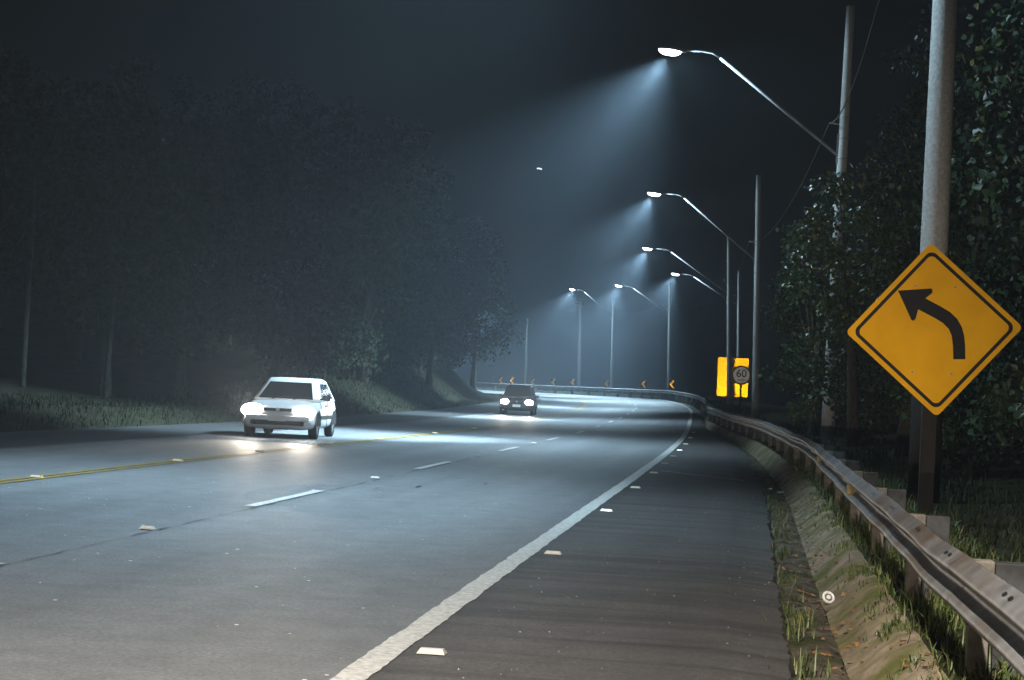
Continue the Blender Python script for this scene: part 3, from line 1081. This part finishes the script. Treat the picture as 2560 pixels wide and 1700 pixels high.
# ------------------------------------------------------------------ cars
def loft(rings, closed_ends=True):
    n = len(rings[0]); mb = MB()
    v = [p for r in rings for p in r]
    f = []
    for i in range(len(rings) - 1):
        for k2 in range(n):
            a = i * n + k2; c = i * n + (k2 + 1) % n
            f.append((a, c, c + n, a + n))
    if closed_ends:
        f.append(tuple(range(n))[::-1]); f.append(tuple((len(rings) - 1) * n + k2 for k2 in range(n)))
    return mb.add(v, f)


def make_car(paint, loc, yaw, label, Lc=3.85, W=1.66, H=1.42, power=HEAD_POWER, hood=0.80, head_r=(0.19, 0.12), plate=True, lit=True, beam=40, aim=0.02, lift=0.08, glare=420.0):
    """local axes: -y is the front of the car, x to its left/right, z up"""
    e = empty('car', loc, yaw, label, 'car')
    h = Lc / 2; w = W / 2
    # lower body: stations front to rear
    st = [(-h, .76, .34, .56), (-h + .04, .86, .26, .64), (-h + .14, .955, .21, .70), (-h + .34, .995, .19, hood - .03), (-h + .8, .99, .19, hood + .03),
          (-h + 1.05, 1.0, .19, .88), (-.2, 1.0, .19, .90), (h - .8, 1.0, .20, .93), (h - .3, .98, .23, .94), (h - .06, .92, .30, .90), (h, .84, .36, .80)]
    rings = []
    for (y, q, zb, zt) in st:
        a = w * q
        half = [(a * .86, zb), (a * .97, zb + .07), (a * 1.0, zb + (zt - zb) * .45), (a * .985, zb + (zt - zb) * .72), (a * .95, zt - .06), (a * .88, zt - .012), (a * .45, zt + .012)]
        r = [(x, y, z) for x, z in half] + [(-x, y, z) for x, z in half[::-1]]
        rings.append(r)
    body = loft(rings).build('body', paint, e, True)
    sb = body.modifiers.new('subsurf', 'SUBSURF'); sb.levels = 1; sb.render_levels = 1
    # cabin
    zb = .86
    def cab(t):  # t 0 belt .. 1 roof
        yf = (-h + 1.0) + (0.82) * t
        yr = (h - .12) - (.42) * t
        ww = w * (.93 - .22 * t)
        z = zb + (H - .06 - zb) * t
        return yf, yr, ww, z
    rr = []
    for t in (0, .25, .5, .75, .95):
        yf, yr, ww, z = cab(t)
        c = .10
        rr.append([(-ww + c, yf - .04, z), (0, yf - .10, z), (ww - c, yf - .04, z), (ww, yf + .14, z), (ww * 1.0, (yf + yr) / 2, z), (ww, yr - .10, z), (ww - c, yr, z), (-ww + c, yr, z), (-ww, yr - .10, z), (-ww, (yf + yr) / 2, z), (-ww, yf + .14, z)])
    yf, yr, ww, z = cab(1.0)
    c = .12
    rr.append([(-ww + c, yf + .06, H - .025), (0, yf + .02, H - .02), (ww - c, yf + .06, H - .025), (ww - .06, yf + .22, H - .015), (ww - .06, (yf + yr) / 2, H - .01), (ww - .06, yr - .2, H - .02), (ww - c, yr - .1, H - .03), (-ww + c, yr - .1, H - .03), (-ww + .06, yr - .2, H - .02), (-ww + .06, (yf + yr) / 2, H - .01), (-ww + .06, yf + .22, H - .015)])
    rr.append([(p[0] * .5, p[1] * .6 + .25, H) for p in rr[-1]])
    cabin = loft(rr).build('cabin', paint, e, True)
    # glass panels, proud of the cabin
    def panel(name, quad, nrm, parent=cabin, mat='glass', div=4):
        q = [Vector(p) for p in quad]
        V = []
        for i in range(div + 1):
            for j in range(div + 1):
                a = q[0].lerp(q[1], i / div); b2 = q[3].lerp(q[2], i / div)
                V.append(a.lerp(b2, j / div) + Vector(nrm) * .012)
        F = [(i * (div + 1) + j, (i + 1) * (div + 1) + j, (i + 1) * (div + 1) + j + 1, i * (div + 1) + j + 1) for i in range(div) for j in range(div)]
        return mesh_obj(name, V, F, mat, parent, True)
    y0, _, w0, z0 = cab(.10); y1, _, w1, z1 = cab(.90)
    V = []
    for (yy, ww_, zz) in ((y0, w0, z0), (y1, w1, z1)):
        for t in (-1, -.6, 0, .6, 1):
            V.append((t * (ww_ - .13), yy - .045 - .065 * (1 - abs(t)) - .014, zz))
    mesh_obj('windshield', V, [(i, i + 1, i + 6, i + 5) for i in range(4)], 'glass', cabin, True)
    for sgn in (-1, 1):
        for (ta, tb, nm) in ((.12, .47, 'front_window'), (.53, .88, 'rear_window')):
            ys = []
            for t in (.14, .86):
                a, b2, ww_, zz = cab(t)
                a += .12; b2 -= .10
                ys.append([(sgn * (ww_ + .001), a + (b2 - a) * ta, zz), (sgn * (ww_ + .001), a + (b2 - a) * tb, zz)])
            q = [ys[0][0], ys[0][1], ys[1][1], ys[1][0]]
            panel(nm, q, (sgn, 0, .15))
        # mirror
        mb = MB(); mb.box((sgn * (w + .08), -h + 1.28, .95), (.17, .09, .12)); mb.box((sgn * (w - .03), -h + 1.30, .92), (.12, .05, .04))
        mb.build('mirror', paint if paint != 'car_white' else 'dark', e, bevel=.02)
        # door seam
        mb = MB(); mb.box((sgn * (w * .993), .10, .56), (.012, .012, .60)); mb.build('door_seam', 'dark', body)
        mb = MB(); mb.box((sgn * (w * 1.0), .0, .50), (.03, Lc * .52, .07)); mb.build('side_moulding', 'dark', body, bevel=.01)
        mb = MB(); mb.box((sgn * (w * .985), -.06, .76), (.03, .15, .035)); mb.build('door_handle', 'dark', body, bevel=.008)
        for yy in (-h + .68, h - .68):
            wh = MB()
            pr = [(.285, -.09), (.30, -.07), (.30, .07), (.285, .09), (.20, .09), (.19, .06)]
            n = 24
            vv = []
            for (r_, o_) in pr:
                for k2 in range(n):
                    a = 2 * math.pi * k2 / n
                    vv.append((sgn * o_, math.cos(a) * r_, math.sin(a) * r_))
            ff = [(i * n + k2, i * n + (k2 + 1) % n, (i + 1) * n + (k2 + 1) % n, (i + 1) * n + k2) for i in range(len(pr) - 1) for k2 in range(n)]
            wh.add(vv, ff)
            W_ = wh.build('wheel', 'rubber', e, True)
            W_.location = (sgn * (w - .105), yy, .30)
            rm = MB()
            rm.tube([(sgn * .04, 0, 0), (sgn * .075, 0, 0)], [.20, .195], 20)
            rm.tube([(sgn * .06, 0, 0), (sgn * .095, 0, 0)], [.06, .05], 12)
            for k2 in range(5):
                a = 2 * math.pi * k2 / 5
                rm.box((sgn * .082, math.cos(a) * .11, math.sin(a) * .11), (.02, .05, .14), Matrix.Rotation(-a + math.pi / 2, 3, 'X'))
            rm.build('rim', 'rim', W_)
            # arch
            n = 14; vv = []
            for k2 in range(n + 1):
                a = math.pi * k2 / n
                for r_ in (.325, .375):
                    vv.append((sgn * (w + .006), yy + math.cos(a) * r_, .30 + math.sin(a) * r_))
                vv.append((sgn * (w - .14), yy + math.cos(a) * .325, .30 + math.sin(a) * .325))
            ff = []
            for k2 in range(n):
                a = k2 * 3
                ff += [(a, a + 1, a + 4, a + 3), (a, a + 3, a + 5, a + 2)]
            mesh_obj('wheel_arch', vv, ff, 'dark', body)
            cv = [(sgn * (w + .001), yy, .30)] + [(sgn * (w + .001), yy + math.cos(math.pi * k2 / n) * .33, .30 + math.sin(math.pi * k2 / n) * .33) for k2 in range(n + 1)]
            mesh_obj('arch_shadow_gap', cv, [(0, i + 1, i + 2) for i in range(n)], 'rubber', body)  # flat dark sheet standing in for the shade inside the wheel opening
        # headlight: oval lens in a housing
        V, F = [], []
        n = 18
        hx, hz_, hy = sgn * (w * .70), .63, -h + .045
        for (q, dy) in ((1.0, .03), (.85, -.03), (.5, -.055), (.15, -.065)):
            for k2 in range(n):
                a = 2 * math.pi * k2 / n
                V.append((hx + head_r[0] * q * math.cos(a), hy + dy + .12 * max(0, abs(hx + head_r[0] * q * math.cos(a)) - w * .68), hz_ + head_r[1] * q * math.sin(a)))
        F = [(i * n + k2, i * n + (k2 + 1) % n, (i + 1) * n + (k2 + 1) % n, (i + 1) * n + k2) for i in range(3) for k2 in range(n)]
        F.append(tuple(3 * n + k2 for k2 in range(n)))
        mesh_obj('headlight', V, F, 'head_lens' if lit else 'glass', e, True)
        if lit:
            spot('headlight_glare', (hx, hy - .14, hz_), (aim, -1, 0.75), glare, HEAD_COL, 104, 1.0, .06, e)
            spot('headlight_beam', (hx, hy - .12, hz_), (aim, -1, lift), power, HEAD_COL, beam, 1.0, .06, e)
    for sx in (-.32, .18):
        q0 = Vector((sx, -h + .93, .895)); q1 = Vector((sx + .42, -h + 1.02, .955))
        mb = MB(); mb.tube([q0, q0.lerp(q1, .5) + Vector((0, -.01, .01)), q1], .009, 6); mb.build('wiper', 'dark', e)
    mb = MB(); mb.box((0, -h + .30, hood - .055), (W * .78, .012, .02)); mb.build('bonnet_gap', 'dark', body)
    for sgn in (-1, 1):
        mb = MB(); mb.tube([(sgn * W * .33, -h - .035, .36), (sgn * W * .33, -h - .05, .36)], .055, 14); mb.build('fog_lamp', 'glass', e)
    mb = MB(); mb.tube([(0, -h - .01, .665), (0, -h - .022, .665)], .045, 16); mb.build('badge', 'rim', e)
    mb = MB(); mb.box((0, -h + .015, .66), (W * .40, .04, .07)); mb.build('grille', 'dark', e, bevel=.01)
    mb = MB(); mb.box((0, -h - .012, .36), (W * .72, .06, .10)); mb.build('air_intake', 'dark', e, bevel=.02)
    mb = MB(); mb.box((0, -h - .015, .47), (W * .86, .07, .13)); mb.build('bumper', paint, e, bevel=.03)
    if plate:
        MB().box((0, -h - .058, .46), (.40, .012, .13)).build('number_plate', 'plate', e, bevel=.004)
    return e


def car_on_road(s, off, paint, label, **kw):
    p = P(s, off)
    t = heading(s)
    return make_car(paint, p, -t + kw.pop('turn', 0.0), label, **kw)


white_car = car_on_road(36.0, 8.95, 'car_white', 'white hatchback with glaring headlights in the oncoming lane, nearest car', turn=R(4), W=1.70, H=1.40, head_r=(0.27, 0.15))
dark_car = car_on_road(89.0, 8.80, 'car_dark', 'dark hatchback with lit headlights and pale number plate, farther away', turn=R(2), W=1.74, H=1.50, Lc=3.9, head_r=(0.21, 0.15))
# the car whose headlights wash the near verge and the signs: it comes up from behind the photographer
rear_car = car_on_road(-17.0, 1.9, 'car_grey', 'grey car approaching from behind the viewpoint in the near lane', turn=math.pi, W=1.70, H=1.45, power=6500.0, glare=0.0, beam=30, aim=-0.03, lift=0.02)

# ------------------------------------------------------------------ vegetation
def leaf_cloud(centres, n_leaf, size, spread, droop=0.5, shape=2, rng=RNG, up=0.6):
    """returns V, F (tris) of folded leaves round given clump centres"""
    centres = np.asarray(centres)
    k2 = rng.integers(0, len(centres), n_leaf)
    d = rng.normal(size=(n_leaf, 3)); d /= np.linalg.norm(d, axis=1)[:, None]
    r = rng.random(n_leaf) ** 0.5
    spread = np.asarray(spread)
    sp = spread[k2] if spread.ndim else np.full(n_leaf, float(spread))
    c = centres[k2] + d * (r * sp)[:, None] * np.array([1, 1, 0.75])
    ax = rng.normal(size=(n_leaf, 3)) + d * 0.7; ax[:, 2] -= droop
    ax /= np.linalg.norm(ax, axis=1)[:, None]
    nr = rng.normal(size=(n_leaf, 3)) * 0.7 + d * 0.5; nr[:, 2] += up
    side = np.cross(ax, nr); side /= np.linalg.norm(side, axis=1)[:, None] + 1e-9
    nr = np.cross(side, ax)
    L = size * rng.uniform(0.55, 1.25, n_leaf)[:, None]
    w = L * rng.uniform(0.26, 0.42, n_leaf)[:, None]
    if shape == 2:
        V = np.stack([c, c + ax * L * .45 + side * w + nr * L * .10, c + ax * L, c + ax * L * .45 - side * w + nr * L * .10], 1).reshape(-1, 3)
        b = np.arange(n_leaf)[:, None] * 4
        F = np.concatenate([b + [0, 1, 2], b + [0, 2, 3]], 0)
    else:
        V = np.stack([c, c + ax * L * .18 + side * w * 1.1 + nr * L * .07, c + ax * L * .55 + side * w * .95 + nr * L * .06, c + ax * L - nr * L * .08,
                      c + ax * L * .55 - side * w * .95 + nr * L * .06, c + ax * L * .18 - side * w * 1.1 + nr * L * .07, c + ax * L * .5 - nr * L * .02], 1).reshape(-1, 3)
        b = np.arange(n_leaf)[:, None] * 7
        F = np.concatenate([b + t for t in ([0, 1, 6], [1, 2, 6], [2, 3, 6], [3, 4, 6], [4, 5, 6], [5, 0, 6])], 0)
    return V, F


def crown_points(c, rad, n, rng, shell=0.55):
    out = []
    for _ in range(n):
        d = rng.normal(size=3); d /= np.linalg.norm(d)
        r = shell + (1 - shell) * rng.random()
        out.append(np.array(c) + d * r * np.array(rad) * rng.uniform(0.75, 1.12))
    return np.array(out)


def tree(name, loc, label, cat, crown_c, crown_r, clumps, leaves, size, spread, leaf, trunk_r, bark='bark', group=None, shape=2, seed=1, droop=0.5, limbs=7, lean=(0, 0)):
    rng = np.random.default_rng(seed)
    e = empty(name, loc, 0, label, cat, group)
    pts = crown_points(crown_c, crown_r, clumps, rng)
    pts[:, 2] = np.maximum(pts[:, 2], 0.15)
    V, F = leaf_cloud(pts, leaves, size, spread, droop, shape, rng)
    V[:, 2] = np.maximum(V[:, 2], 0.02)
    np_mesh('crown', V, F, leaf, e)
    mb = MB()
    tz = crown_c[2] * 0.9
    mid = (crown_c[0] * .5 + lean[0] + rng.uniform(-.15, .15), crown_c[1] * .5 + lean[1], tz * .5)
    topp = (crown_c[0], crown_c[1], tz)
    mb.tube([(0, 0, -.4), (mid[0] * .4, mid[1] * .4, tz * .2), mid, topp], [trunk_r * 1.25, trunk_r, trunk_r * .75, trunk_r * .4], 9)
    for i in range(limbs):
        q = pts[rng.integers(0, len(pts))]
        t = rng.uniform(.35, .9)
        a = Vector(mid).lerp(Vector(topp), max(0, (t - .5) * 2)) if t > .5 else Vector((mid[0] * t * 2, mid[1] * t * 2, tz * t))
        qq = Vector(q)
        m_ = a.lerp(qq, .5) + Vector((0, 0, .15))
        mb.tube([a, m_, qq], [trunk_r * .38, trunk_r * .25, trunk_r * .08], 6)
    mb.build('trunk', bark, e, True)
    return e


def gz(x, y): return foot(x, y)


G_R = 'trees and shrubs behind the right guardrail'
# right-hand thicket, near to far
tree('vine_covered_tree', (7.4, 25.5, gz(7.4, 25.5)), 'tall vine-covered tree at the right edge beside the nearest pole', 'tree', (0.2, 0, 5.2), (1.7, 1.8, 4.8), 150, 11000, 0.125, 0.6, 'leaf_big', 0.2, group=G_R, shape=6, seed=21, droop=1.0)
tree('leafy_shrub', (6.5, 22.2, gz(6.5, 22.2)), 'broad-leaved shrub low at the right edge below the warning sign', 'shrub', (0.25, 0, 1.3), (1.0, 1.2, 1.25), 36, 3000, 0.12, 0.42, 'leaf_big', 0.05, group=G_R, shape=6, seed=22, droop=0.8)
tree('leafy_tree', (7.6, 33.0, gz(7.6, 33.0)), 'dark leafy tree directly behind the warning sign', 'tree', (0.1, 0, 3.2), (1.5, 1.8, 3.0), 70, 5200, 0.14, 0.5, 'leaf', 0.15, group=G_R, seed=23)
tree('leafy_tree', (8.2, 40.0, gz(8.2, 40.0)), 'dark tree rising between the two tall concrete poles', 'tree', (0.55, 0, 5.2), (1.35, 1.8, 3.6), 75, 6000, 0.14, 0.5, 'leaf', 0.17, group=G_R, seed=24)
tree('leafy_tree', (8.3, 46.0, gz(8.3, 46.0)), 'leafy tree whose branches cross in front of the foliage-covered pole', 'tree', (-0.45, 0, 4.7), (1.25, 1.1, 2.2), 46, 4200, 0.15, 0.42, 'leaf_light', 0.14, group=G_R, seed=25)
tree('leafy_tree', (8.6, 54.0, gz(8.6, 54.0)), 'dense dark tree left of the foliage-covered pole', 'tree', (0.0, 0, 3.6), (1.3, 2.0, 3.1), 70, 6200, 0.15, 0.5, 'leaf', 0.16, group=G_R, seed=26)
tree('leafy_shrub', (8.5, 47.5, gz(8.5, 47.5)), 'dense shrub hiding the foot of the foliage-covered pole', 'shrub', (0.1, 0, 1.9), (1.3, 1.2, 1.8), 45, 4200, 0.14, 0.5, 'leaf', 0.07, group=G_R, seed=27)
tree('leafy_tree', (10.2, 62.0, gz(10.2, 62.0)), 'leafy tree overhanging the rail right of the round-sign pole', 'tree', (-0.35, 0, 4.0), (1.3, 1.8, 3.0), 60, 5200, 0.16, 0.5, 'leaf_light', 0.15, group=G_R, seed=28)
tree('leafy_shrub', (9.6, 56.0, gz(9.6, 56.0)), 'grassy green bush beside the guardrail bend', 'shrub', (-0.6, 0, 0.6), (0.8, 1.4, 0.6), 26, 2200, 0.13, 0.32, 'leaf_light', 0.04, group=G_R, seed=29)
tree('leafy_tree', (12.6, 76.0, gz(12.6, 76.0)), 'dark tree just right of the round-sign pole', 'tree', (-0.2, 0, 4.4), (1.7, 2.0, 3.9), 60, 4200, 0.18, 0.6, 'leaf', 0.16, group=G_R, seed=30)
tree('leafy_shrub', (7.0, 29.0, gz(7.0, 29.0)), 'dark low shrub behind the rail left of the warning sign post', 'shrub', (0, 0, 1.0), (1.0, 1.2, 1.0), 30, 2200, 0.13, 0.42, 'leaf', 0.05, group=G_R, seed=31)
tree('leafy_tree', (9.9, 44.0, gz(9.9, 44.0)), 'dark background tree right of the foliage-covered pole', 'tree', (0, 0, 5.8), (1.8, 1.8, 5.0), 80, 5200, 0.16, 0.6, 'leaf', 0.17, group=G_R, seed=32)

# wooded hillside on the left and inside the bend
def hill_protos():
    pr = []
    for i, (h, r, n, ls) in enumerate([(9.5, (2.8, 2.8, 3.6), 5200, .26), (12.0, (3.2, 3.2, 4.6), 6400, .28), (7.0, (2.6, 2.6, 2.8), 4600, .22)]):
        pr.append((h, r, n, ls, 60 + i))
    return pr


LG = 'dark trees of the wooded hillside on the left'
cache = {}
def hill_tree(kind, x, y, rot, sc):
    lab = 'dark leafy tree among the woods on the left-hand hillside'
    if kind not in cache:
        h, r, n, ls, sd = hill_protos()[kind]
        cache[kind] = tree('hillside_tree', (x, y, gz(x, y)), lab, 'tree', (0, 0, h - r[2]), r, 60, n, ls, 0.9, 'leaf_left', 0.2, group=LG, seed=sd, droop=.5)
        o = cache[kind]
    else:
        o = copy_tree(cache[kind])
        o.location = (x, y, gz(x, y))
    o.rotation_euler = (0, 0, rot); o.scale = (sc, sc, sc)
    return o


rs = random.Random(5)
spots = []
for s in np.arange(48, 168, 8.5):
    for row, off in enumerate((17.0, 22.5, 29.5)):
        ss = s + rs.uniform(-2.5, 2.5) + row * 3
        oo = off + rs.uniform(-1.6, 1.6)
        if s > 112 and row > 1: continue
        spots.append((ss, oo, row))
for (ss, oo, row) in spots:
    p = P(ss, oo)
    if p.y > 168 and p.x > -6: continue
    hill_tree(rs.choice([0, 1, 2]) if row else rs.choice([0, 2, 2]), p.x, p.y, rs.uniform(0, 6.28), rs.uniform(.85, 1.25))
# the big overhanging tree at the inside of the bend
p = P(121, 18.4)
tree('overhanging_tree', (p.x, p.y, gz(p.x, p.y)), 'dark tree whose boughs overhang the bend left of the dark car', 'tree', (1.6, 0, 6.6), (4.2, 3.2, 3.6), 110, 11000, .24, .85, 'leaf_left', .26, seed=77, limbs=14)
for i, (ss, oo) in enumerate([(104, 17.2), (112, 17.3), (120, 17.2), (128, 17.4), (97, 17.0), (90, 16.6), (82, 16.4), (136, 17.6), (75, 16.3), (67, 16.2), (124, 18.4)]):
    p = P(ss, oo)
    tree('bank_shrub', (p.x, p.y, gz(p.x, p.y)), 'dark shrub on the bank at the inside of the bend', 'shrub', (0.1, 0, 1.5 + .3 * (i % 3)), (1.5, 1.8, 1.6 + .3 * (i % 3)), 34, 2300, .2, .6, 'leaf_left', .06, group='shrubs on the inside bank', seed=90 + i)
# slender pale trunks
PT = [((270, 56.0, -14.2), 'slim pale trunk standing at the far left', 6.5, 0.05), ((430, 58.0, -12.2), 'slim pale trunk left of the white car', 6.0, 0.25),
      ((940, 92.0, -7.6), 'slanting pale trunk between the two cars', 11.0, 2.0), ((1010, 100.0, -6.4), 'thin slanting pale trunk left of the dark car', 9.0, 1.2)]
for (_, y, x), lab, hh, ln in PT:
    e = empty('pale_trunk_tree', (x, y, gz(x, y)), 0, lab, 'tree', 'slim pale trunks on the left')
    mb = MB(); mb.tube([(0, 0, -.3), (ln * .25, 0, hh * .3), (ln * .6, .1, hh * .65), (ln, 0, hh)], [.10, .085, .065, .03], 9); mb.build('trunk', 'bark_pale', e, True)
    rng = np.random.default_rng(int(y))
    V, F = leaf_cloud(crown_points((ln, 0, hh + .5), (1.5, 1.5, 1.1), 18, rng), 1200, .2, .5, rng=rng)
    np_mesh('crown', V, F, 'leaf_left', e)


# grass --------------------------------------------------------------
def grass_patch(name, pts, hmin, hmax, width, label, mat='grass', rng=RNG):
    pts = np.asarray(pts); n = len(pts)
    a = rng.uniform(0, 6.283, n)
    d = np.stack([np.cos(a), np.sin(a), np.zeros(n)], 1)
    sd = np.stack([-np.sin(a), np.cos(a), np.zeros(n)], 1)
    h = rng.uniform(hmin, hmax, n)[:, None] * rng.uniform(.5, 1, n)[:, None]
    b = rng.uniform(.25, 1.15, n)[:, None]
    up = np.array([0, 0, 1.0])
    w = width * rng.uniform(.6, 1.3, n)[:, None]
    p1 = pts + up * h * .55 + d * h * b * .3
    p2 = pts + up * h * (1 - b * .35) + d * h * b * .95
    V = np.stack([pts - sd * w, pts + sd * w, p1 + sd * w * .7, p1 - sd * w * .7, p2], 1).reshape(-1, 3)
    bb = np.arange(n)[:, None] * 5
    F = np.concatenate([bb + [0, 1, 2], bb + [0, 2, 3], bb + [3, 2, 4]], 0)
    o = np_mesh(name, V, F, mat)
    return tag(o, label, 'grass', kind='stuff')


def verge_points(n, s0, s1, d0, d1, clump=0.6, rng=RNG, patchy=0.0):
    """points on the right verge/gutter, d = metres right of the edge line relative to the rail"""
    out = []
    while len(out) < n:
        s = s0 + (s1 - s0) * rng.random() ** 1.5
        d = rng.uniform(d0, d1)
        if patchy and math.sin(s * 2.1 + 3 * d) + math.sin(s * 4.7 + d * 7) < patchy: continue
        for _ in range(5):
            s2 = s + rng.normal() * .05; d2 = d + rng.normal() * .05
            rr = float(rail_off(s2)) + d2
            pr = [q for part in gutter_profile(s2) for q in part]
            z = float(road_z(s2, -rr)) + float(np.interp(rr, [q[0] for q in pr], [q[1] for q in pr]))
            v = P(s2, -rr); out.append((v.x, v.y, z - .01))
    return np.array(out[:n])


grass_patch('verge_grass', verge_points(13000, -2, 34, -.02, .9), .07, .30, .006, 'tufted green grass growing under and behind the near guardrail')
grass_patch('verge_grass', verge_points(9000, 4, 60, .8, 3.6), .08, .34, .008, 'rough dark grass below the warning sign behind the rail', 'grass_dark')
grass_patch('gutter_grass', verge_points(1300, -1, 26, -.86, -.60, patchy=.35), .05, .24, .005, 'sparse grass tufts growing in the gutter beside the shoulder')
grass_patch('gutter_grass', verge_points(2200, 0, 30, -.22, .0, patchy=.2), .03, .12, .005, 'short moss and grass along the top of the gutter slope')
# left bank grass and bend verge
def left_points(n, s0, s1, o0, o1):
    out = []
    S_ = RNG.uniform(s0, s1, n); O_ = RNG.uniform(o0, o1, n)
    X = np.interp(S_, S_ALL, CX) - O_ * np.cos(np.interp(S_, S_ALL, CTH)); Y = np.interp(S_, S_ALL, CY) + O_ * np.sin(np.interp(S_, S_ALL, CTH))
    return np.stack([X, Y, terrain_z(X, Y) - .02], 1)


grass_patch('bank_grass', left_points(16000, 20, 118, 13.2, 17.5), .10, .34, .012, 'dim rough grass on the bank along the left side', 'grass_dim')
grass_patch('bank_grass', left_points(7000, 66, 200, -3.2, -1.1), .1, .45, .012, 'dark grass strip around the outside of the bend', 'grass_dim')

# fallen leaves and grit ---------------------------------------------
def scatter_flat(name, pts, size, mat, label, cat, rng=RNG, lift=.008):
    pts = np.asarray(pts); n = len(pts)
    a = rng.uniform(0, 6.283, n)
    d = np.stack([np.cos(a), np.sin(a), rng.uniform(-.3, .5, n)], 1); s_ = np.stack([-np.sin(a), np.cos(a), rng.uniform(-.3, .4, n)], 1)
    L = size * rng.uniform(.5, 1.2, n)[:, None]
    c = pts + np.array([0, 0, lift])
    V = np.stack([c - d * L, c + s_ * L * .5, c + d * L, c - s_ * L * .5], 1).reshape(-1, 3)
    V[:, 2] = np.maximum(V[:, 2], np.repeat(pts[:, 2] + .002, 4))
    b = np.arange(n)[:, None] * 4
    return tag(np_mesh(name, V, np.concatenate([b + [0, 1, 2], b + [0, 2, 3]], 0), mat), label, cat, kind='stuff')


scatter_flat('leaf_litter', np.concatenate([verge_points(700, -2, 22, -.66, -.36), verge_points(320, -2, 26, -.75, -.1)]), .030, 'litter', 'orange and brown fallen leaves lying in the gutter', 'leaf litter', lift=.02)
gp = []
for _ in range(200):
    s_ = -1 + 40 * RNG.random() ** 1.4; o_ = -RNG.uniform(.3, 2.1)
    gp.append(tuple(P(s_, o_, .006)))
for _ in range(260):
    s_ = -1 + 40 * RNG.random() ** 1.4; o_ = RNG.uniform(.3, 9)
    gp.append(tuple(P(s_, o_, .002)))
gp = np.array(gp)
n = len(gp)
r_ = RNG.uniform(.002, .007, n)[:, None]
dirs = [np.array(q) for q in ((1, 0, 0), (0, 1, 0), (-1, 0, 0), (0, -1, 0))]
V = np.stack([gp + q * r_ for q in dirs] + [gp + np.array([0, 0, 1.0]) * r_ * 1.2], 1).reshape(-1, 3)
b = np.arange(n)[:, None] * 5
F = np.concatenate([b + [0, 1, 4], b + [1, 2, 4], b + [2, 3, 4], b + [3, 0, 4]], 0)
tag(np_mesh('grit', V, F, 'pebble'), 'pale grit and small stones scattered over the asphalt', 'gravel', kind='stuff')

# litter items -------------------------------------------------------
def gutter_spot(s, d):
    pr = [q for part in gutter_profile(s) for q in part]
    v = P(s, -d); v.z = float(road_z(s, -d)) + float(np.interp(d, [q[0] for q in pr], [q[1] for q in pr]))
    return v


p = gutter_spot(6.6, 2.56)
bm = bmesh.new()
n1, n2, R1, R2 = 24, 8, .042, .011
vs = [[bm.verts.new(((R1 + R2 * math.cos(2 * math.pi * j / n2)) * math.cos(2 * math.pi * i / n1), (R1 + R2 * math.cos(2 * math.pi * j / n2)) * math.sin(2 * math.pi * i / n1), R2 * math.sin(2 * math.pi * j / n2))) for j in range(n2)] for i in range(n1)]
for i in range(n1):
    for j in range(n2):
        bm.faces.new((vs[i][j], vs[(i + 1) % n1][j], vs[(i + 1) % n1][(j + 1) % n2], vs[i][(j + 1) % n2]))
me = bpy.data.meshes.new('plastic_lid'); bm.to_mesh(me); bm.free(); me.materials.append(M['white_plastic'])
o = link(bpy.data.objects.new('plastic_lid', me)); o.location = p + Vector((0, 0, .05)); o.rotation_euler = (R(62), 0, R(15))
tag(o, 'white plastic ring lying in the gutter below the rail', 'litter')
mb = MB(); mb.tube([(0, 0, -.006), (0, 0, .006)], .018, 12)
inner = mb.build('hub', 'white_plastic', o)
for (s_, d_, lab) in ((23.6, 2.24, 'small white paper scrap at the edge of the shoulder'), (22.9, 2.42, 'crumpled pale scrap lying in the gutter beside the white scrap')):
    p = gutter_spot(s_, d_)
    mb = MB()
    rr = random.Random(s_)
    pts = [Vector((rr.uniform(-.06, .06), rr.uniform(-.05, .05), rr.uniform(0, .05))) for _ in range(8)]
    mb.add(pts, [(0, 1, 2), (1, 3, 2), (2, 3, 4), (3, 5, 4), (4, 5, 6), (5, 7, 6), (0, 2, 6), (2, 4, 6)])
    o = mb.build('paper_scrap', 'white_plastic'); o.location = p + Vector((0, 0, .03))
    tag(o, lab, 'litter')

# moth in the lamp haze
mo = empty('moth', (0.30, 30.0, 4.86), R(20), 'tiny pale moth flying in the haze left of the lamps', 'moth')
mb = MB(); mb.tube([(0, -.016, 0), (0, 0, .002), (0, .018, 0)], [.003, .006, .002], 8); mb.build('abdomen', 'moth', mo, True)
for sg in (-1, 1):
    mesh_obj('wing', [(0, -.006, 0), (sg * .032, -.022, .012 * sg), (sg * .036, .004, .014 * sg), (sg * .018, .016, .006 * sg), (0, .008, 0)], [(0, 1, 2), (0, 2, 3), (0, 3, 4)], 'moth', mo)

mo.scale = (1.1, 1.1, 1.1); mo.rotation_euler = (R(50), R(20), R(20))

# ------------------------------------------------------------------ haze
hm = bpy.data.materials.new('night_haze')
hm.use_nodes = True
nt = hm.node_tree
nt.nodes.clear()
o_ = nt.nodes.new('ShaderNodeOutputMaterial')
pv = nt.nodes.new('ShaderNodeVolumePrincipled')
pv.inputs['Color'].default_value = (0.70, 0.84, 1.0, 1)
pv.inputs['Density'].default_value = HAZE_DENSITY
pv.inputs['Anisotropy'].default_value = 0.5
nt.links.new(pv.outputs[0], o_.inputs['Volume'])
HX, HY, HT = (-950, 950), (-650, 1550), 40
mb = MB(); mb.box(((HX[0] + HX[1]) / 2, (HY[0] + HY[1]) / 2, (HT - 6) / 2), (HX[1] - HX[0], HY[1] - HY[0], HT + 6))
hz_o = mb.build('haze', hm)
tag(hz_o, 'thin night mist filling the air around the road', 'haze', kind='stuff')
